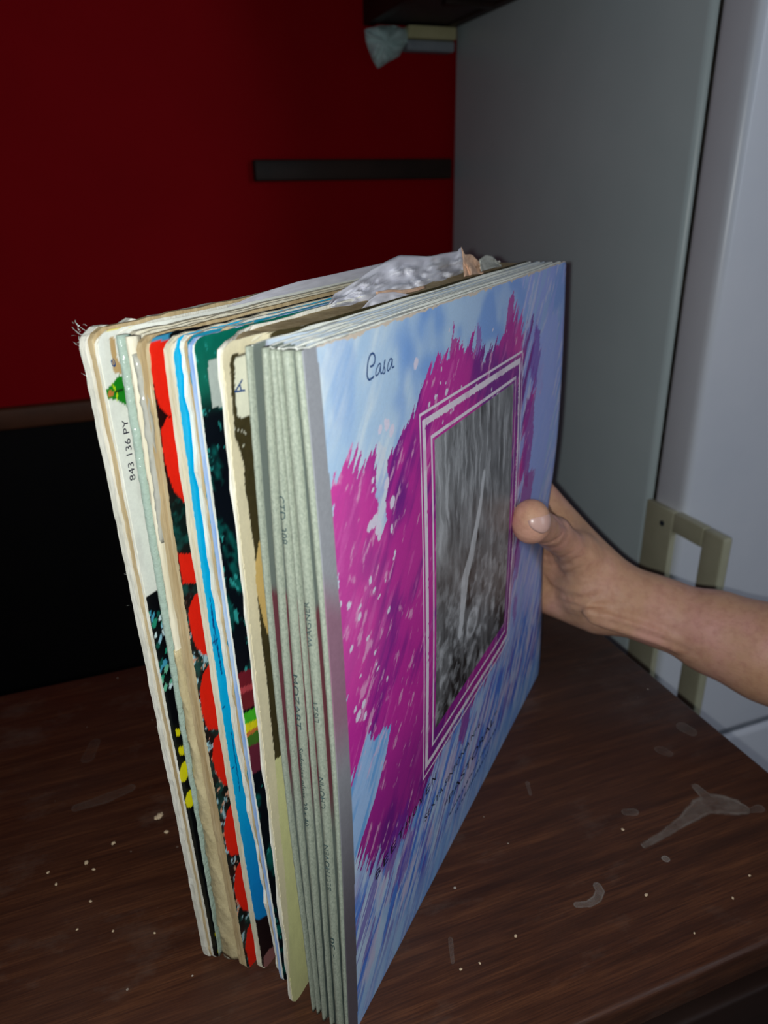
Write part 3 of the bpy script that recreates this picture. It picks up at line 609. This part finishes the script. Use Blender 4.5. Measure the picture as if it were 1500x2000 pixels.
drops = [(722, 1028, 4, 7), (731, 1018, 5, 9), (741, 1046, 3, 7), (739, 1030, 5, 10), (765, 1032, 2, 7), (766, 981, 4, 9), (755, 945, 4, 9), (728, 938, 2, 4), (728, 957, 2, 3), (771, 1080, 2, 4), (769, 1090, 2, 3), (742, 839, 3, 6), (756, 830, 4, 7), (765, 841, 4, 8), (812, 710, 4, 8), (752, 824, 2, 5), (872, 765, 3, 5), (850, 775, 2, 4), (838, 790, 2, 4), (885, 800, 2, 3), (710, 1375, 3, 6), (713, 1398, 3, 6), (700, 1398, 4, 7)]
drops += [(rs.uniform(660, 760), rs.uniform(1130, 1420), rs.uniform(1, 3), rs.uniform(2, 6)) for _ in range(20)]+[(rs.uniform(830, 1000), rs.uniform(640, 830), 1.2, rs.uniform(2, 4)) for _ in range(26)]
drops = [(UV((a, b))[0], c, d) for a, b, c, d in drops]
figure = UV((945, 925), (938, 985), (928, 1040), (920, 1085), (908, 1130), (904, 1185), (898, 1240)); oval = UV((922, 1215))[0]
trunkL = UV((852, 868), (866, 905), (858, 960), (852, 1000)); 
def cover(U, Z):
    S = U*math.cos(TH)+Z*math.sin(TH); T = -U*math.sin(TH)+Z*math.cos(TH)
    n1 = fbm(S/34, T/4.6, 0, 4); n2 = fbm(U/40, Z/40, 1, 3); n3 = fbm(S/20, T/3.4, 2, 4); n4 = fbm(U/3, Z/3, 4, 3)
    c = mix(np.ones(U.shape+(3,))*s2l((180, 211, 242)), s2l((224, 239, 248)), sm(.42, .68, n2*.6+n1*.4)*sm(110, 30, U))
    c = mix(c, s2l((116, 164, 232)), sm(.45, .7, fbm(U/24, Z/30, 3, 3))*(.35+.5*sm(20, 80, U))); c = mix(c, s2l((130, 160, 232)), sm(90, 260, U)*.55)
    low = sm(108, 70, Z-.0*U+8*(n1-.5)); c = mix(c, s2l((74, 128, 222)), low*sm(.35, .6, n1)); c = mix(c, s2l((196, 214, 240)), low*sm(.52, .66, n3)*.8); c = mix(c, s2l((98, 70, 178)), low*sm(.56, .68, fbm(S/22+7, T/2.4, 5, 3))*.75); c = mix(c, s2l((205, 196, 226)), low*sm(.55, .7, fbm(S/18, T/4, 6, 3))*.7)
    c = mix(c, s2l((140, 186, 236)), sm(30, 12, Z)*.6*(n2 > 0))
    # pink field with brushed, spiky rims
    k = (fbm(T/2.0, S/90, 3, 3)-.5)*2; sp = k*14+(vn(T/1.1, S/60, 5)-.5)*5
    Up, Zp = U-sp*math.cos(TH), Z-sp*math.sin(TH)
    pm = inpoly(Up, Zp, pink_poly).astype(float)
    pk = mix(np.ones(U.shape+(3,))*s2l((196, 44, 158)), s2l((122, 30, 140)), sm(.40, .60, n1*.35+n2*.65)); pk = mix(pk, s2l((232, 84, 178)), sm(60, 15, U)*sm(165, 200, Z+10*(n1-.5))*.7); pk = mix(pk, s2l((225, 110, 190)), sm(.6, .75, n3)*.45)
    pk = mix(pk, s2l((90, 40, 160)), sm(215, 260, U)*.55*sm(.4, .6, n1)); pk = mix(pk, s2l((110, 24, 128)), sm(150, 110, Z)*.45)
    c = c*(1-pm[..., None])+pk*pm[..., None]
    # purple veil and white streaks along the right of the frame
    rv = sm(216, 224, U)*sm(70, 110, Z); c = mix(c, s2l((156, 174, 242)), rv*sm(.44, .56, fbm(S/30, T/5, 6, 3))*.9); c = mix(c, s2l((200, 206, 240)), rv*sm(.58, .66, n3)*.8)
    c = np.where(inpoly(U-sp*.5, Z-sp*.5, rightblue)[..., None], mix(c, s2l((158, 178, 244)), .85*np.ones(U.shape)), c)
    for pl, cl_, al in patches:
        c = mix(c, s2l(cl_), inpoly(U-sp*.5*math.cos(TH), Z-sp*.5*math.sin(TH), pl)*al)
    b1 = inpoly(U-sp*.25*math.cos(TH), Z-sp*.25*math.sin(TH), splash); c = np.where(b1[..., None], mix(np.ones(U.shape+(3,))*s2l((112, 172, 232)), s2l((160, 196, 240)), sm(.4, .6, n1)), c)
    b2 = inpoly(U+(n4-.5)*3, Z+(n4-.5)*4, drip); c = np.where(b2[..., None], mix(np.ones(U.shape+(3,))*s2l((176, 196, 236)), s2l((214, 226, 240)), sm(.4, .6, n1)), c)
    # pale dry-brush patches inside the pink
    patch = sm(.60, .72, fbm(S/9, T/3.2, 7, 5)+.20*np.exp(-(((U-22)/9)**2+((Z-205)/22)**2))+.12*np.exp(-(((U-30)/12)**2+((Z-160)/30)**2))-.07)*pm; c = mix(c, s2l((238, 190, 224)), patch*.55)
    for (du, dz), a, b in drops:
        e = ((U-du)/(a*.55))**2+((Z-dz-(U-du)*.3)/(b*.27))**2; c = mix(c, s2l((226, 220, 240)), (e < 1)*.95)
    # framed photograph
    def rect(a0, a1, z0, z1): return (U > a0) & (U < a1) & (Z > z0) & (Z < z1)
    WHT = s2l((236, 226, 240)); j = (vn(U/1.1, Z/1.1, 6)-.5)*.7
    def ring(a0, a1, z0, z1, t_):
        return rect(a0, a1, z0, z1) & ~rect(a0+t_, a1-t_, z0+t_, z1-t_)
    fade = 1-.25*sm(.55, .7, fbm(U/9, Z/9, 2))
    for a0, a1, z0, z1, t_ in ((80.6, 222, 86.8, 275, 1.2), (83.6+0, 218.5, 91.5, 271.6, 3.0), (91.6, 210.5, 99.8, 262.8, 1.5)):
        c = mix(c, WHT, ring(a0, a1, z0, z1, t_+(j if t_ > 2 else 0))*fade)
    ph = rect(95.6, 206.5, 108.2, 260)
    wx = 6*(fbm(U/14, Z/14, 5)-.5); g = .15+.24*(fbm((U+wx)/6, (Z+wx*2)/26, 1, 6)-.25)+.16*sm(.42, .8, fbm((U+wx)/3, Z/16, 2, 5))*sm(170, 230, Z)+.20*sm(.40, .80, fbm((U+wx)/6, Z/6, 3, 6))*sm(220, 140, Z)-.07*sm(150, 110, Z)+.16*sm(112, 97, U)*sm(190, 230, Z)*fbm(U/3, Z/9, 4)
    dmin = np.full(U.shape, 99.)
    for p, q in zip(figure[:-1], figure[1:]): dmin = np.minimum(dmin, seg_dist(U, Z, p, q))
    tp = 2.2+2.6*np.exp(-((Z-175)/22)**2); g = g+.26*sm(tp+1, tp-1, dmin+1.2*(n4-.5)); g = g-.09*sm(7, 3, seg_dist(U, Z, (figure[3][0]+8, figure[3][1]+6), (figure[5][0]+9, figure[5][1])))
    eo = np.hypot((U-oval[0])/9, (Z-oval[1])/9); g = g+.2*np.exp(-((eo-.85)/.16)**2)+.05*(eo < .8)
    g = np.clip((g-.2)*1.55+.155, .015, .6); gc = np.stack([g*.95, g*1.0, g*1.06], -1); c = np.where(ph[..., None], gc, c)
    # grey paper wrap along the spine, flash falloff painted as a darker lower end, chipped top edge
    bw = 8.6+1.6*np.sin(np.clip(Z, 0, 315)/315*math.pi)+.25*vn(Z/3, U*0, 2)
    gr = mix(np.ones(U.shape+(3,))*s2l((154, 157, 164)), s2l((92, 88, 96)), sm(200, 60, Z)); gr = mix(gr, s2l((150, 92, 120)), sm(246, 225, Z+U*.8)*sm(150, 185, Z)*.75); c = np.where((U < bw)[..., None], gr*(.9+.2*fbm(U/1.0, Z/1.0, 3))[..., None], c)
    ch = Z > 314.7-1.0*sm(.5, .8, fbm(U/7, U*0, 4))-.5; c = np.where((ch & (U > bw))[..., None], s2l((214, 200, 184)), c)
    return np.clip(c, 0, 1)
us = np.concatenate([np.arange(0, .11, .00055), np.arange(.11, .22, .0008), np.arange(.22, .311, .0010), [1.]])
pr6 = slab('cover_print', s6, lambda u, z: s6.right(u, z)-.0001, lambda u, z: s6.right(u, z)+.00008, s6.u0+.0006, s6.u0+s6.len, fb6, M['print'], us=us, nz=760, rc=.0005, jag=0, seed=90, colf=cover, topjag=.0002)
pr6.data.polygons.foreach_set('use_smooth', np.ones(len(pr6.data.polygons), bool))
def cov_text(text, u0_, z0_, width, h, mat='ink'):
    f = lambda x, y: np.stack([(u0_+x)/1000, -(s6.right((u0_+x)/1000, (z0_+y)/1000)+.00022), (z0_+y)/1000], 1)
    return lettering(text, f, M[mat], fb6, width, h)
def spaced(text, u0_, u1_, z0_, h, mat='ink'):
    n = len(text); st = (u1_-u0_)/(n-.35)
    for i, ch in enumerate(text):
        if ch != ' ': cov_text(ch, u0_+i*st, z0_, st*.62, h, mat)
spaced('BEETHOVEN', 28.5, 98, 73.6, 5.0)
cov_text('SEXTA SINFONIA Nº 6', 84, 56.5, 84, 4.4)
cov_text('"PASTORAL"', 112, 38.2, 90, 6.0)
for row, (a, b, z) in enumerate(((120, 200, 27.5), (130, 190, 20))):
    u = a; q = random.Random(row)
    while u < b:                              # small print, too fine to read
        wd = q.uniform(1.2, 3.2); V = [((u+x)/1000, -(float(s6.right((u+x)/1000, (z+y)/1000))+.0002), (z+y)/1000) for x, y in ((0, 0), (wd, 0), (wd, q.uniform(1.2, 2)), (0, q.uniform(1.2, 2)))]
        mesh('small_print', V, [(0, 1, 2, 3)], M['blue_ink'], fb6, smooth=False); u += wd+q.uniform(.8, 2.4)
# handwriting "Casa" traced as pen strokes
def pen(pts, wd=.00055):
    P = np.array(pts, float); n = len(P)                       # Catmull-Rom through the traced points
    ext = np.vstack([2*P[0]-P[1], P, 2*P[-1]-P[-2]]); out_ = []
    for i in range(1, n):
        a, b, c_, d = ext[i-1], ext[i], ext[i+1], ext[i+2]
        for t_ in np.linspace(0, 1, 7, endpoint=i == n-1): out_.append(.5*((2*b)+(c_-a)*t_+(2*a-5*b+4*c_-d)*t_**2+(-a+3*b-3*c_+d)*t_**3))
    q = np.array([s6.face(640+x/7.5, 680+y/7.5) for x, y in out_]); p3 = np.stack([q[:, 0]/1000, -(s6.right(q[:, 0]/1000, q[:, 1]/1000)+.00025), q[:, 1]/1000], 1)
    stroke_mesh('handwriting', p3, (0, -1, 0), wd, M['blue_ink'], fb6)
pen([(612, 270), (650, 255), (680, 200), (682, 120), (650, 75), (610, 110), (582, 200), (570, 320), (572, 420), (600, 462), (640, 440), (670, 412)], .0008)
pen([(770, 235), (745, 230), (710, 300), (694, 375), (708, 402), (745, 350), (768, 250), (765, 330), (775, 370), (800, 335), (835, 165)], .0006)
pen([(835, 165), (822, 200), (818, 260), (830, 320), (825, 360), (800, 375)], .0006)
pen([(935, 160), (910, 155), (880, 220), (865, 300), (880, 330), (915, 270), (940, 160), (935, 240), (940, 285), (968, 262)], .0006)

# ------------------------------------------------------------------ films and scraps sticking out of the sleeve tops
def film(name, top_px, bot_px, wtop, wbot, mat, label, n=60, m=16, crump=.004, seed=0, cat='plastic sleeve', thick=.0002):
    tp_ = np.array(top_px, float); bp_ = np.array(bot_px, float)
    def along(P, t_):
        d = np.concatenate([[0], np.cumsum(np.hypot(*np.diff(P, axis=0).T))]); d /= d[-1]; return np.stack([np.interp(t_, d, P[:, 0]), np.interp(t_, d, P[:, 1])], -1)
    V = []
    for i in range(n):
        t_ = i/(n-1); a = along(bp_, t_); b = along(tp_, t_)
        for j in range(m):
            k = j/(m-1); p = a*(1-k)+b*k; w_ = wbot*(1-k)+wtop*k; am = math.sin(math.pi*min(1, k*.9+.1))
            w_ += crump*am*((abs(vn(i*.22+j*.12, j*.35, seed)-.5)*2-.5)+.25*(abs(vn(i*.4-j*.4, j*.5+i*.1, seed+1)-.5)*2-.5))
            V.append(hit(p[0], p[1], (0, -1, 0), w_))
    F = [(i*m+j, (i+1)*m+j, (i+1)*m+j+1, i*m+j+1) for i in range(n-1) for j in range(m-1)]
    o = mesh(name, V, F, mat, None, smooth=True); so = o.modifiers.new('thick', 'SOLIDIFY'); so.thickness = thick
    tag(o, label, cat); return o
film('plastic_sleeve', [(640, 596), (652, 574), (668, 566), (696, 548), (728, 525), (756, 509), (780, 498), (806, 499), (838, 501), (864, 495), (894, 491), (900, 482), (908, 496)], [(646, 600), (700, 594), (760, 579), (820, 562), (870, 548), (908, 540)], -.050, -.040, M['film'], 'crumpled lilac-grey clear plastic bulging out above the stack', crump=.007, seed=1)
film('plastic_sleeve', [(400, 616), (440, 602), (500, 575), (585, 549), (640, 538), (752, 513), (840, 500)], [(400, 622), (470, 608), (560, 588), (640, 572), (740, 545), (840, 522)], -.0845, -.0835, M['film'], 'flat hazy plastic film showing between the outer cream boards', crump=.0015, seed=3)
film('plastic_sleeve', [(706, 604), (722, 586), (740, 573), (770, 570), (800, 576)], [(712, 606), (740, 600), (770, 592), (806, 580)], -.0285, -.0280, M['film'], 'small wrinkled film scrap beside the torn paper edge', n=24, m=8, crump=.002, seed=5)
film('paper_scrap', [(902, 482), (908, 497), (922, 497), (938, 512), (944, 532)], [(907, 540), (916, 538), (926, 536), (938, 534), (945, 532)], -.032, -.028, M['kraft'], 'torn pinkish-brown paper scrap poking up at the far end', n=24, m=10, crump=.005, seed=6, cat='paper', thick=.0004)
film('paper_scrap', [(936, 506), (950, 498), (962, 500), (978, 517)], [(940, 530), (952, 526), (966, 522), (980, 520)], -.032, -.028, M['liner'], 'grey crumpled paper shred behind the far top corner', n=20, m=8, crump=.004, seed=7, cat='paper', thick=.0003)
film('paper_scrap', [(735, 570), (760, 566), (790, 566), (810, 562), (830, 558)], [(738, 580), (765, 578), (790, 574), (812, 568), (832, 562)], -.0295, -.029, M['kraft'], 'thin tan paper tear lying along the sleeve tops', n=24, m=6, crump=.001, seed=8, cat='paper', thick=.0004)

# ------------------------------------------------------------------ crumbs
crm = []
for k in range(3):
    bm = bmesh.new(); bmesh.ops.create_icosphere(bm, subdivisions=2, radius=1)
    for v_ in bm.verts: n_ = Vector(v_.co); v_.co = n_*(1+.35*(random.random()-.5)); v_.co.z = v_.co.z*.6
    m_ = bpy.data.meshes.new('crumb'); bm.to_mesh(m_); bm.free(); m_.materials.append(M['crumb']); crm.append(m_)
for k, (x, y, sz) in enumerate([(312, 1596, .0022), (305, 1599, .0013), (325, 1626, .0011), (222, 1648, .0011), (169, 1686, .0012), (183, 1699, .0008), (94, 1705, .0008), (110, 1728, .0008), (177, 1761, .0007), (151, 1816, .0006), (221, 1819, .0006), (302, 1823, .0006), (1262, 1749, .0009), (1431, 1755, .0007), (1216, 1621, .0008), (1464, 1711, .0007), (1007, 1829, .0008), (937, 1882, .0006), (900, 1894, .0007), (1356, 1823, .0005)]):
    p = hit(x, y, (0, 0, 1), 0); o = bpy.data.objects.new('crumb', crm[k % 3]); COL.objects.link(o); o.scale = (sz*1.2, sz*.9, sz); o.rotation_euler.z = k; o.location = (p[0], p[1], sz*.52)
    tag(o, {0: 'largest pale crumb, on the tabletop beside the frayed white sleeve', 1: 'crumb touching the largest crumb by the frayed white sleeve', 2: 'small crumb between the largest crumb and the frayed white sleeve'}.get(k, 'tiny pale crumb lying on the brown tabletop'), 'crumb', 'crumbs scattered on the tabletop')

# ------------------------------------------------------------------ the hand and forearm: one continuous surface from a smooth union of tapered limbs
def W(u, w_, z): return np.array([u, -w_, z])
h_ = .00125
lo = np.array([.205, -.36, .0]); hi_ = np.array([.40, .135, .225]); nn = np.ceil((hi_-lo)/h_).astype(int)
SD = np.full(nn, .03, np.float32)
def blend(fn, bmin, bmax, k):
    pad = .012; a = np.maximum(0, ((bmin-pad-lo)/h_).astype(int)); b = np.minimum(nn, ((bmax+pad-lo)/h_).astype(int)+1)
    if np.any(b <= a): return
    X, Y, Z = np.meshgrid(*[lo[i]+h_*np.arange(a[i], b[i]) for i in range(3)], indexing='ij'); d = fn(X, Y, Z)
    sub = SD[a[0]:b[0], a[1]:b[1], a[2]:b[2]]
    hh = np.maximum(k-np.abs(sub-d), 0)/k; sub[...] = np.minimum(sub, d)-hh*hh*k*.25
def cone(p, q, r1, r2, k=.008, flat=None):
    """tapered capsule; flat=(axis, factor) squashes it along one direction"""
    p, q = np.array(p, float), np.array(q, float)
    def fn(X, Y, Z):
        D = q-p; L2 = D@D; P_ = np.stack([X-p[0], Y-p[1], Z-p[2]], -1)
        t_ = np.clip((P_@D)/L2, 0, 1); Q_ = P_-t_[..., None]*D
        if flat is not None: ax = np.array(flat[0], float); ax /= np.linalg.norm(ax); c_ = Q_@ax; Q_ = Q_+np.outer(c_.ravel(), ax).reshape(Q_.shape)*(flat[1]-1)
        return (np.linalg.norm(Q_, axis=-1)-(r1+(r2-r1)*t_)).astype(np.float32)
    R_ = max(r1, r2)*1.25; blend(fn, np.minimum(p, q)-R_, np.maximum(p, q)+R_, k)
wr = at(1212, 1170, .560)
tip = hit(1037, 1018, (0, -1, 0), .0130); ip = at(1082, 1042, .513); mcp = at(1128, 1082, .550); cmc = at(1178, 1128, .560)
cone(tip, ip, .0108, .0106, .005); cone(tip-np.array([0, 0, .0035]), tip+np.array([0, 0, .0035]), .0104, .0100, .004); cone(ip, mcp, .0108, .0125, .006); cone(mcp, cmc, .0150, .0165, .010)
kn = [W(.3510, -.024, .143), W(.3530, -.032, .131), W(.3530, -.032, .112), W(.3500, -.026, .095)]
cone(cmc, kn[0], .015, .0115, .010); cone(wr, kn[0], .0185, .0115, .010); cone(wr, kn[1], .019, .0115, .010); cone(wr, kn[2], .018, .0115, .010); cone(at(1200, 1185, .560), kn[3], .0175, .0110, .010)
cone(mcp, kn[0], .012, .0105, .008)
cone(at(1075, 1165, .588), at(1165, 1195, .566), .0145, .0165, .010)           # heel of the hand
cone(at(1085, 1120, .588), at(1150, 1150, .562), .0135, .0165, .010)           # ball of the thumb
FL = [(.046, .026, .021, .0098), (.050, .030, .022, .0100), (.047, .028, .021, .0095), (.037, .021, .019, .0085)]
tips = []
for (l1, l2, l3, rr), k_ in zip(FL, kn):
    a = k_; b = a+np.array([-.004, l1, -.004]); 
    c_ = b+np.array([-.006, l2*.95, -.003]); d = c_+np.array([-l3*.85, l3*.45, -.002])
    for p, q, r1, r2 in ((a, b, rr*1.08, rr), (b, c_, rr, rr*.95), (c_, d, rr*.95, rr*.82)): cone(p, q, r1, r2, .004)
    tips.append(d)
arm = [(wr, .0215), (at(1290, 1196, .556), .0235), (at(1400, 1237, .540), .0285), (at(1500, 1275, .522), .0325), (at(1650, 1330, .500), .0365), (at(1760, 1374, .486), .0385)]
for (p, r1), (q, r2) in zip(arm[:-1], arm[1:]): cone(p, q, r1, r2, .012)
cone(at(1150, 1150, .560), at(1250, 1180, .558), .0205, .0215, .010)
# tendons and creases
for a, b, r_ in (((1150, 1196), (1330, 1243), .0042), ((1160, 1208), (1320, 1262), .0040)): cone(at(*a, .541), at(*b, .533), r_, r_*.9, .006)
def skin_at(x, y):
    for d in np.arange(.44, .66, .0006):
        q = np.round((at(x, y, d)-lo)/h_).astype(int)
        if np.all(q >= 0) and np.all(q < nn) and SD[tuple(q)] < 0: return at(x, y, d)
    return None
def groove(pts, rad, amt):
    pp = np.array(pts, float); dl = np.concatenate([[0], np.cumsum(np.hypot(*np.diff(pp, axis=0).T))]); n_ = max(4, int(dl[-1]/4)); tt = np.linspace(0, dl[-1], n_)
    P = [skin_at(np.interp(t_, dl, pp[:, 0]), np.interp(t_, dl, pp[:, 1])) for t_ in tt]; fd = np.sin(np.linspace(.25, math.pi-.25, n_))
    wt = {}
    for p, q, f_ in zip(P[:-1], P[1:], fd):
        if p is None or q is None or np.linalg.norm(q-p) > .02: continue
        pad = rad*3; a = np.maximum(0, ((np.minimum(p, q)-pad-lo)/h_).astype(int)); b = np.minimum(nn, ((np.maximum(p, q)+pad-lo)/h_).astype(int)+1)
        X, Y, Z = np.meshgrid(*[lo[i]+h_*np.arange(a[i], b[i]) for i in range(3)], indexing='ij'); P_ = np.stack([X, Y, Z], -1)-p; D = q-p
        t_ = np.clip((P_@D)/(D@D+1e-12), 0, 1); r2_ = np.linalg.norm(P_-t_[..., None]*D, axis=-1)
        G[a[0]:b[0], a[1]:b[1], a[2]:b[2]] = np.maximum(G[a[0]:b[0], a[1]:b[1], a[2]:b[2]], (abs(amt)*f_*np.exp(-(r2_/rad)**2)).astype(np.float32))
def carve(lst):
    global G, SD
    for sgn in (1, -1):
        G = np.zeros(nn, np.float32)
        for pts, rad, amt in lst:
            if np.sign(amt) == sgn: groove(pts, rad, amt)
        SD = SD+sgn*G
# surface nets
def surface(SD):
    ins = SD < 0; c8 = sum(ins[i:SD.shape[0]-1+i, j:SD.shape[1]-1+j, k:SD.shape[2]-1+k].astype(np.int8) for i in (0, 1) for j in (0, 1) for k in (0, 1))
    act = (c8 > 0) & (c8 < 8); idx = -np.ones(act.shape, int); cells = np.argwhere(act); idx[act] = np.arange(len(cells))
    acc = np.zeros((len(cells), 3)); cnt = np.zeros(len(cells)); corner = [(i, j, k) for i in (0, 1) for j in (0, 1) for k in (0, 1)]
    val = {c_: SD[cells[:, 0]+c_[0], cells[:, 1]+c_[1], cells[:, 2]+c_[2]].astype(float) for c_ in corner}
    for a in corner:
        for ax in range(3):
            if a[ax] == 0:
                b = tuple(1 if i == ax else a[i] for i in range(3)); va, vb = val[a], val[b]; x = (va < 0) != (vb < 0)
                t_ = np.where(x, va/(va-vb+1e-12), 0); p = np.array(a)[None]+t_[:, None]*(np.array(b)-np.array(a)); acc[x] += p[x]; cnt[x] += 1
    V = lo+(cells+acc/cnt[:, None])*h_; F = []
    for ax in range(3):
        o1, o2 = [(1, 2), (2, 0), (0, 1)][ax]; sl0 = [slice(None)]*3; sl1 = [slice(None)]*3; sl0[ax] = slice(0, -1); sl1[ax] = slice(1, None)
        e = np.argwhere(ins[tuple(sl0)] != ins[tuple(sl1)]); e = e[(e[:, o1] > 0) & (e[:, o2] > 0) & (e[:, o1] < act.shape[o1]) & (e[:, o2] < act.shape[o2])]
        d1_ = np.zeros(3, int); d1_[o1] = 1; d2_ = np.zeros(3, int); d2_[o2] = 1
        g = lambda c_: idx[c_[:, 0], c_[:, 1], c_[:, 2]]
        q = np.stack([g(e-d1_-d2_), g(e-d2_), g(e), g(e-d1_)], -1); fl_ = ins[tuple(sl0)][e[:, 0], e[:, 1], e[:, 2]]
        q = np.where(fl_[:, None], q, q[:, ::-1]); F.append(q[(q >= 0).all(1)])
    return V, np.concatenate(F)
carve([([(1048, 1078), (1070, 1090), (1098, 1090), (1112, 1082)], .0022, .0016), ([(1050, 1094), (1078, 1106), (1108, 1104), (1124, 1092)], .0022, .0016), ([(1054, 1110), (1082, 1122), (1112, 1120), (1136, 1106)], .0022, .0014), ([(1060, 1122), (1072, 1146), (1100, 1164), (1140, 1170), (1176, 1160)], .0028, .0030),
 ([(1068, 1144), (1090, 1172), (1130, 1186), (1180, 1182), (1225, 1176)], .0024, .0018), ([(1074, 1128), (1100, 1142), (1140, 1146), (1165, 1136)], .0022, .0013), ([(1048, 1062), (1066, 1064), (1088, 1056), (1098, 1046)], .0022, .0022), ([(1068, 975), (1078, 1000), (1094, 1018), (1112, 1030)], .0024, .0018),
 ([(1120, 1194), (1180, 1192), (1250, 1212), (1330, 1238)], .0032, .0012), ([(1120, 1204), (1190, 1214), (1270, 1240), (1360, 1278)], .0032, .0013), ([(1110, 1178), (1180, 1200), (1260, 1226), (1340, 1256)], .0034, -.0016), ([(1180, 1162), (1196, 1176), (1200, 1196)], .0020, .0012), ([(1194, 1150), (1210, 1170), (1214, 1192)], .0020, .0010),
 ([(1130, 1060), (1160, 1090), (1200, 1112)], .0036, -.0010)])
V, F = surface(SD)
sk = NT('skin').set(.5, .35); v = sk.coord(); n_ = sk.noise(v, 22, 4)
c = sk.ramp(n_, [(.3, tuple(s2l((204, 158, 122)))), (.5, tuple(s2l((212, 164, 134)))), (.7, tuple(s2l((220, 164, 148))))]); c = sk.mixc(sk.ramp(sk.noise(v, 160, 4), [(.45, (0, 0, 0)), (.75, (.4, .4, .4))]), c, tuple(s2l((168, 108, 92)))); sk.base(c)
sk.b.inputs['Subsurface Weight'].default_value = .12; sk.b.inputs['Subsurface Radius'].default_value = (.006, .0025, .0015); sk.b.inputs['Subsurface Scale'].default_value = 1.
sk.bump(sk.noise(sk.coord((1, 1, 2.2)), 240, 5), .35, .0012)
# the limb goes on past the elbow to the upper arm
pl = [at(1560, 1297, .512), at(1650, 1330, .500), at(1800, 1390, .480), at(1930, 1442, .455), at(2080, 1500, .410)]; pl += [pl[-1]*.5+.5*(CAM+RT*.47-UP*.27-FW*.12), CAM+RT*.47-UP*.27-FW*.12]; rl = [.0335, .0362, .0395, .0415, .0405, .044, .048]
tk = np.linspace(0, len(pl)-1, 60); PL = np.stack([np.interp(tk, range(len(pl)), np.array(pl)[:, i]) for i in range(3)], 1); RL = np.interp(tk, range(len(pl)), rl)
for _ in range(12): PL[1:-1] = (PL[:-2]+2*PL[1:-1]+PL[2:])/4
dv = np.gradient(PL, axis=0); dv /= np.linalg.norm(dv, axis=1)[:, None]; n1_ = np.cross(dv, UP); n1_ /= np.linalg.norm(n1_, axis=1)[:, None]; n2_ = np.cross(dv, n1_); K = 40
TV = np.array([PL[i]+RL[i]*(n1_[i]*math.cos(2*math.pi*j/K)+n2_[i]*math.sin(2*math.pi*j/K)) for i in range(60) for j in range(K)]); b0_ = len(V)
TF = [[b0_+i*K+j, b0_+i*K+(j+1) % K, b0_+(i+1)*K+(j+1) % K, b0_+(i+1)*K+j] for i in range(59) for j in range(K)]
V = np.concatenate([V, TV]); F = F.tolist()+TF+[[b0_+j for j in range(K)][::-1], [b0_+59*K+j for j in range(K)]]
hand = mesh('person', V, F, sk.m); tag(hand, 'bare forearm and hand gripping the far edge of the record stack', 'person')
sb = hand.modifiers.new('soft', 'SMOOTH'); sb.factor = .5; sb.iterations = 2
# thumbnail
nl = NT('fingernail').set(.3, .5); nl.base(tuple(s2l((224, 178, 166)))); nl.b.inputs['Subsurface Weight'].default_value = .1
nd = -FW*.86+RT*.44+UP*.08; nd /= np.linalg.norm(nd); ax = (tip-ip)/np.linalg.norm(tip-ip); ax = ax-(ax@nd)*nd; ax += UP*.25; ax -= (ax@nd)*nd; ax /= np.linalg.norm(ax); sdv = np.cross(ax, nd)
def capd(a, b): d_ = nd*math.cos(math.hypot(a, b))+(ax*a+sdv*b)*(math.sin(math.hypot(a, b))/max(1e-6, math.hypot(a, b))); return d_
V = [tip+nd*.0114]; F = []; NR, NS = 6, 28
for i in range(1, NR+1):
    for j in range(NS):
        q = 2*math.pi*j/NS; ca, sa = math.cos(q), math.sin(q); ex = .80*np.sign(ca)*abs(ca)**.8; ey = .70*np.sign(sa)*abs(sa)**.8
        V.append(tip+capd(ex*i/NR, ey*i/NR)*(.0114-.0004*(i/NR)**4))
F = [(0, 1+j, 1+(j+1) % NS) for j in range(NS)]+[(1+(i-1)*NS+j, 1+i*NS+j, 1+i*NS+(j+1) % NS, 1+(i-1)*NS+(j+1) % NS) for i in range(1, NR) for j in range(NS)]
o = mesh('fingernail', V, F, nl.m, hand); so = o.modifiers.new('thick', 'SOLIDIFY'); so.thickness = .0008; so.offset = -1
ne = NT('nail_rim').set(.4, .4); ne.base(tuple(s2l((228, 206, 192)))); V = []; n0 = 0
for j in range(15):
    q = math.pi*(.55+.95*j/14); ca, sa = math.cos(q), math.sin(q); ex = .80*np.sign(ca)*abs(ca)**.8; ey = .70*np.sign(sa)*abs(sa)**.8
    for k in (.90, 1.04): V.append(tip+capd(ex*k, ey*k)*(.0116 if k < 1 else .0111))
mesh('nail_rim', V, [(2*j, 2*j+1, 2*j+3, 2*j+2) for j in range(14)], ne.m, o)
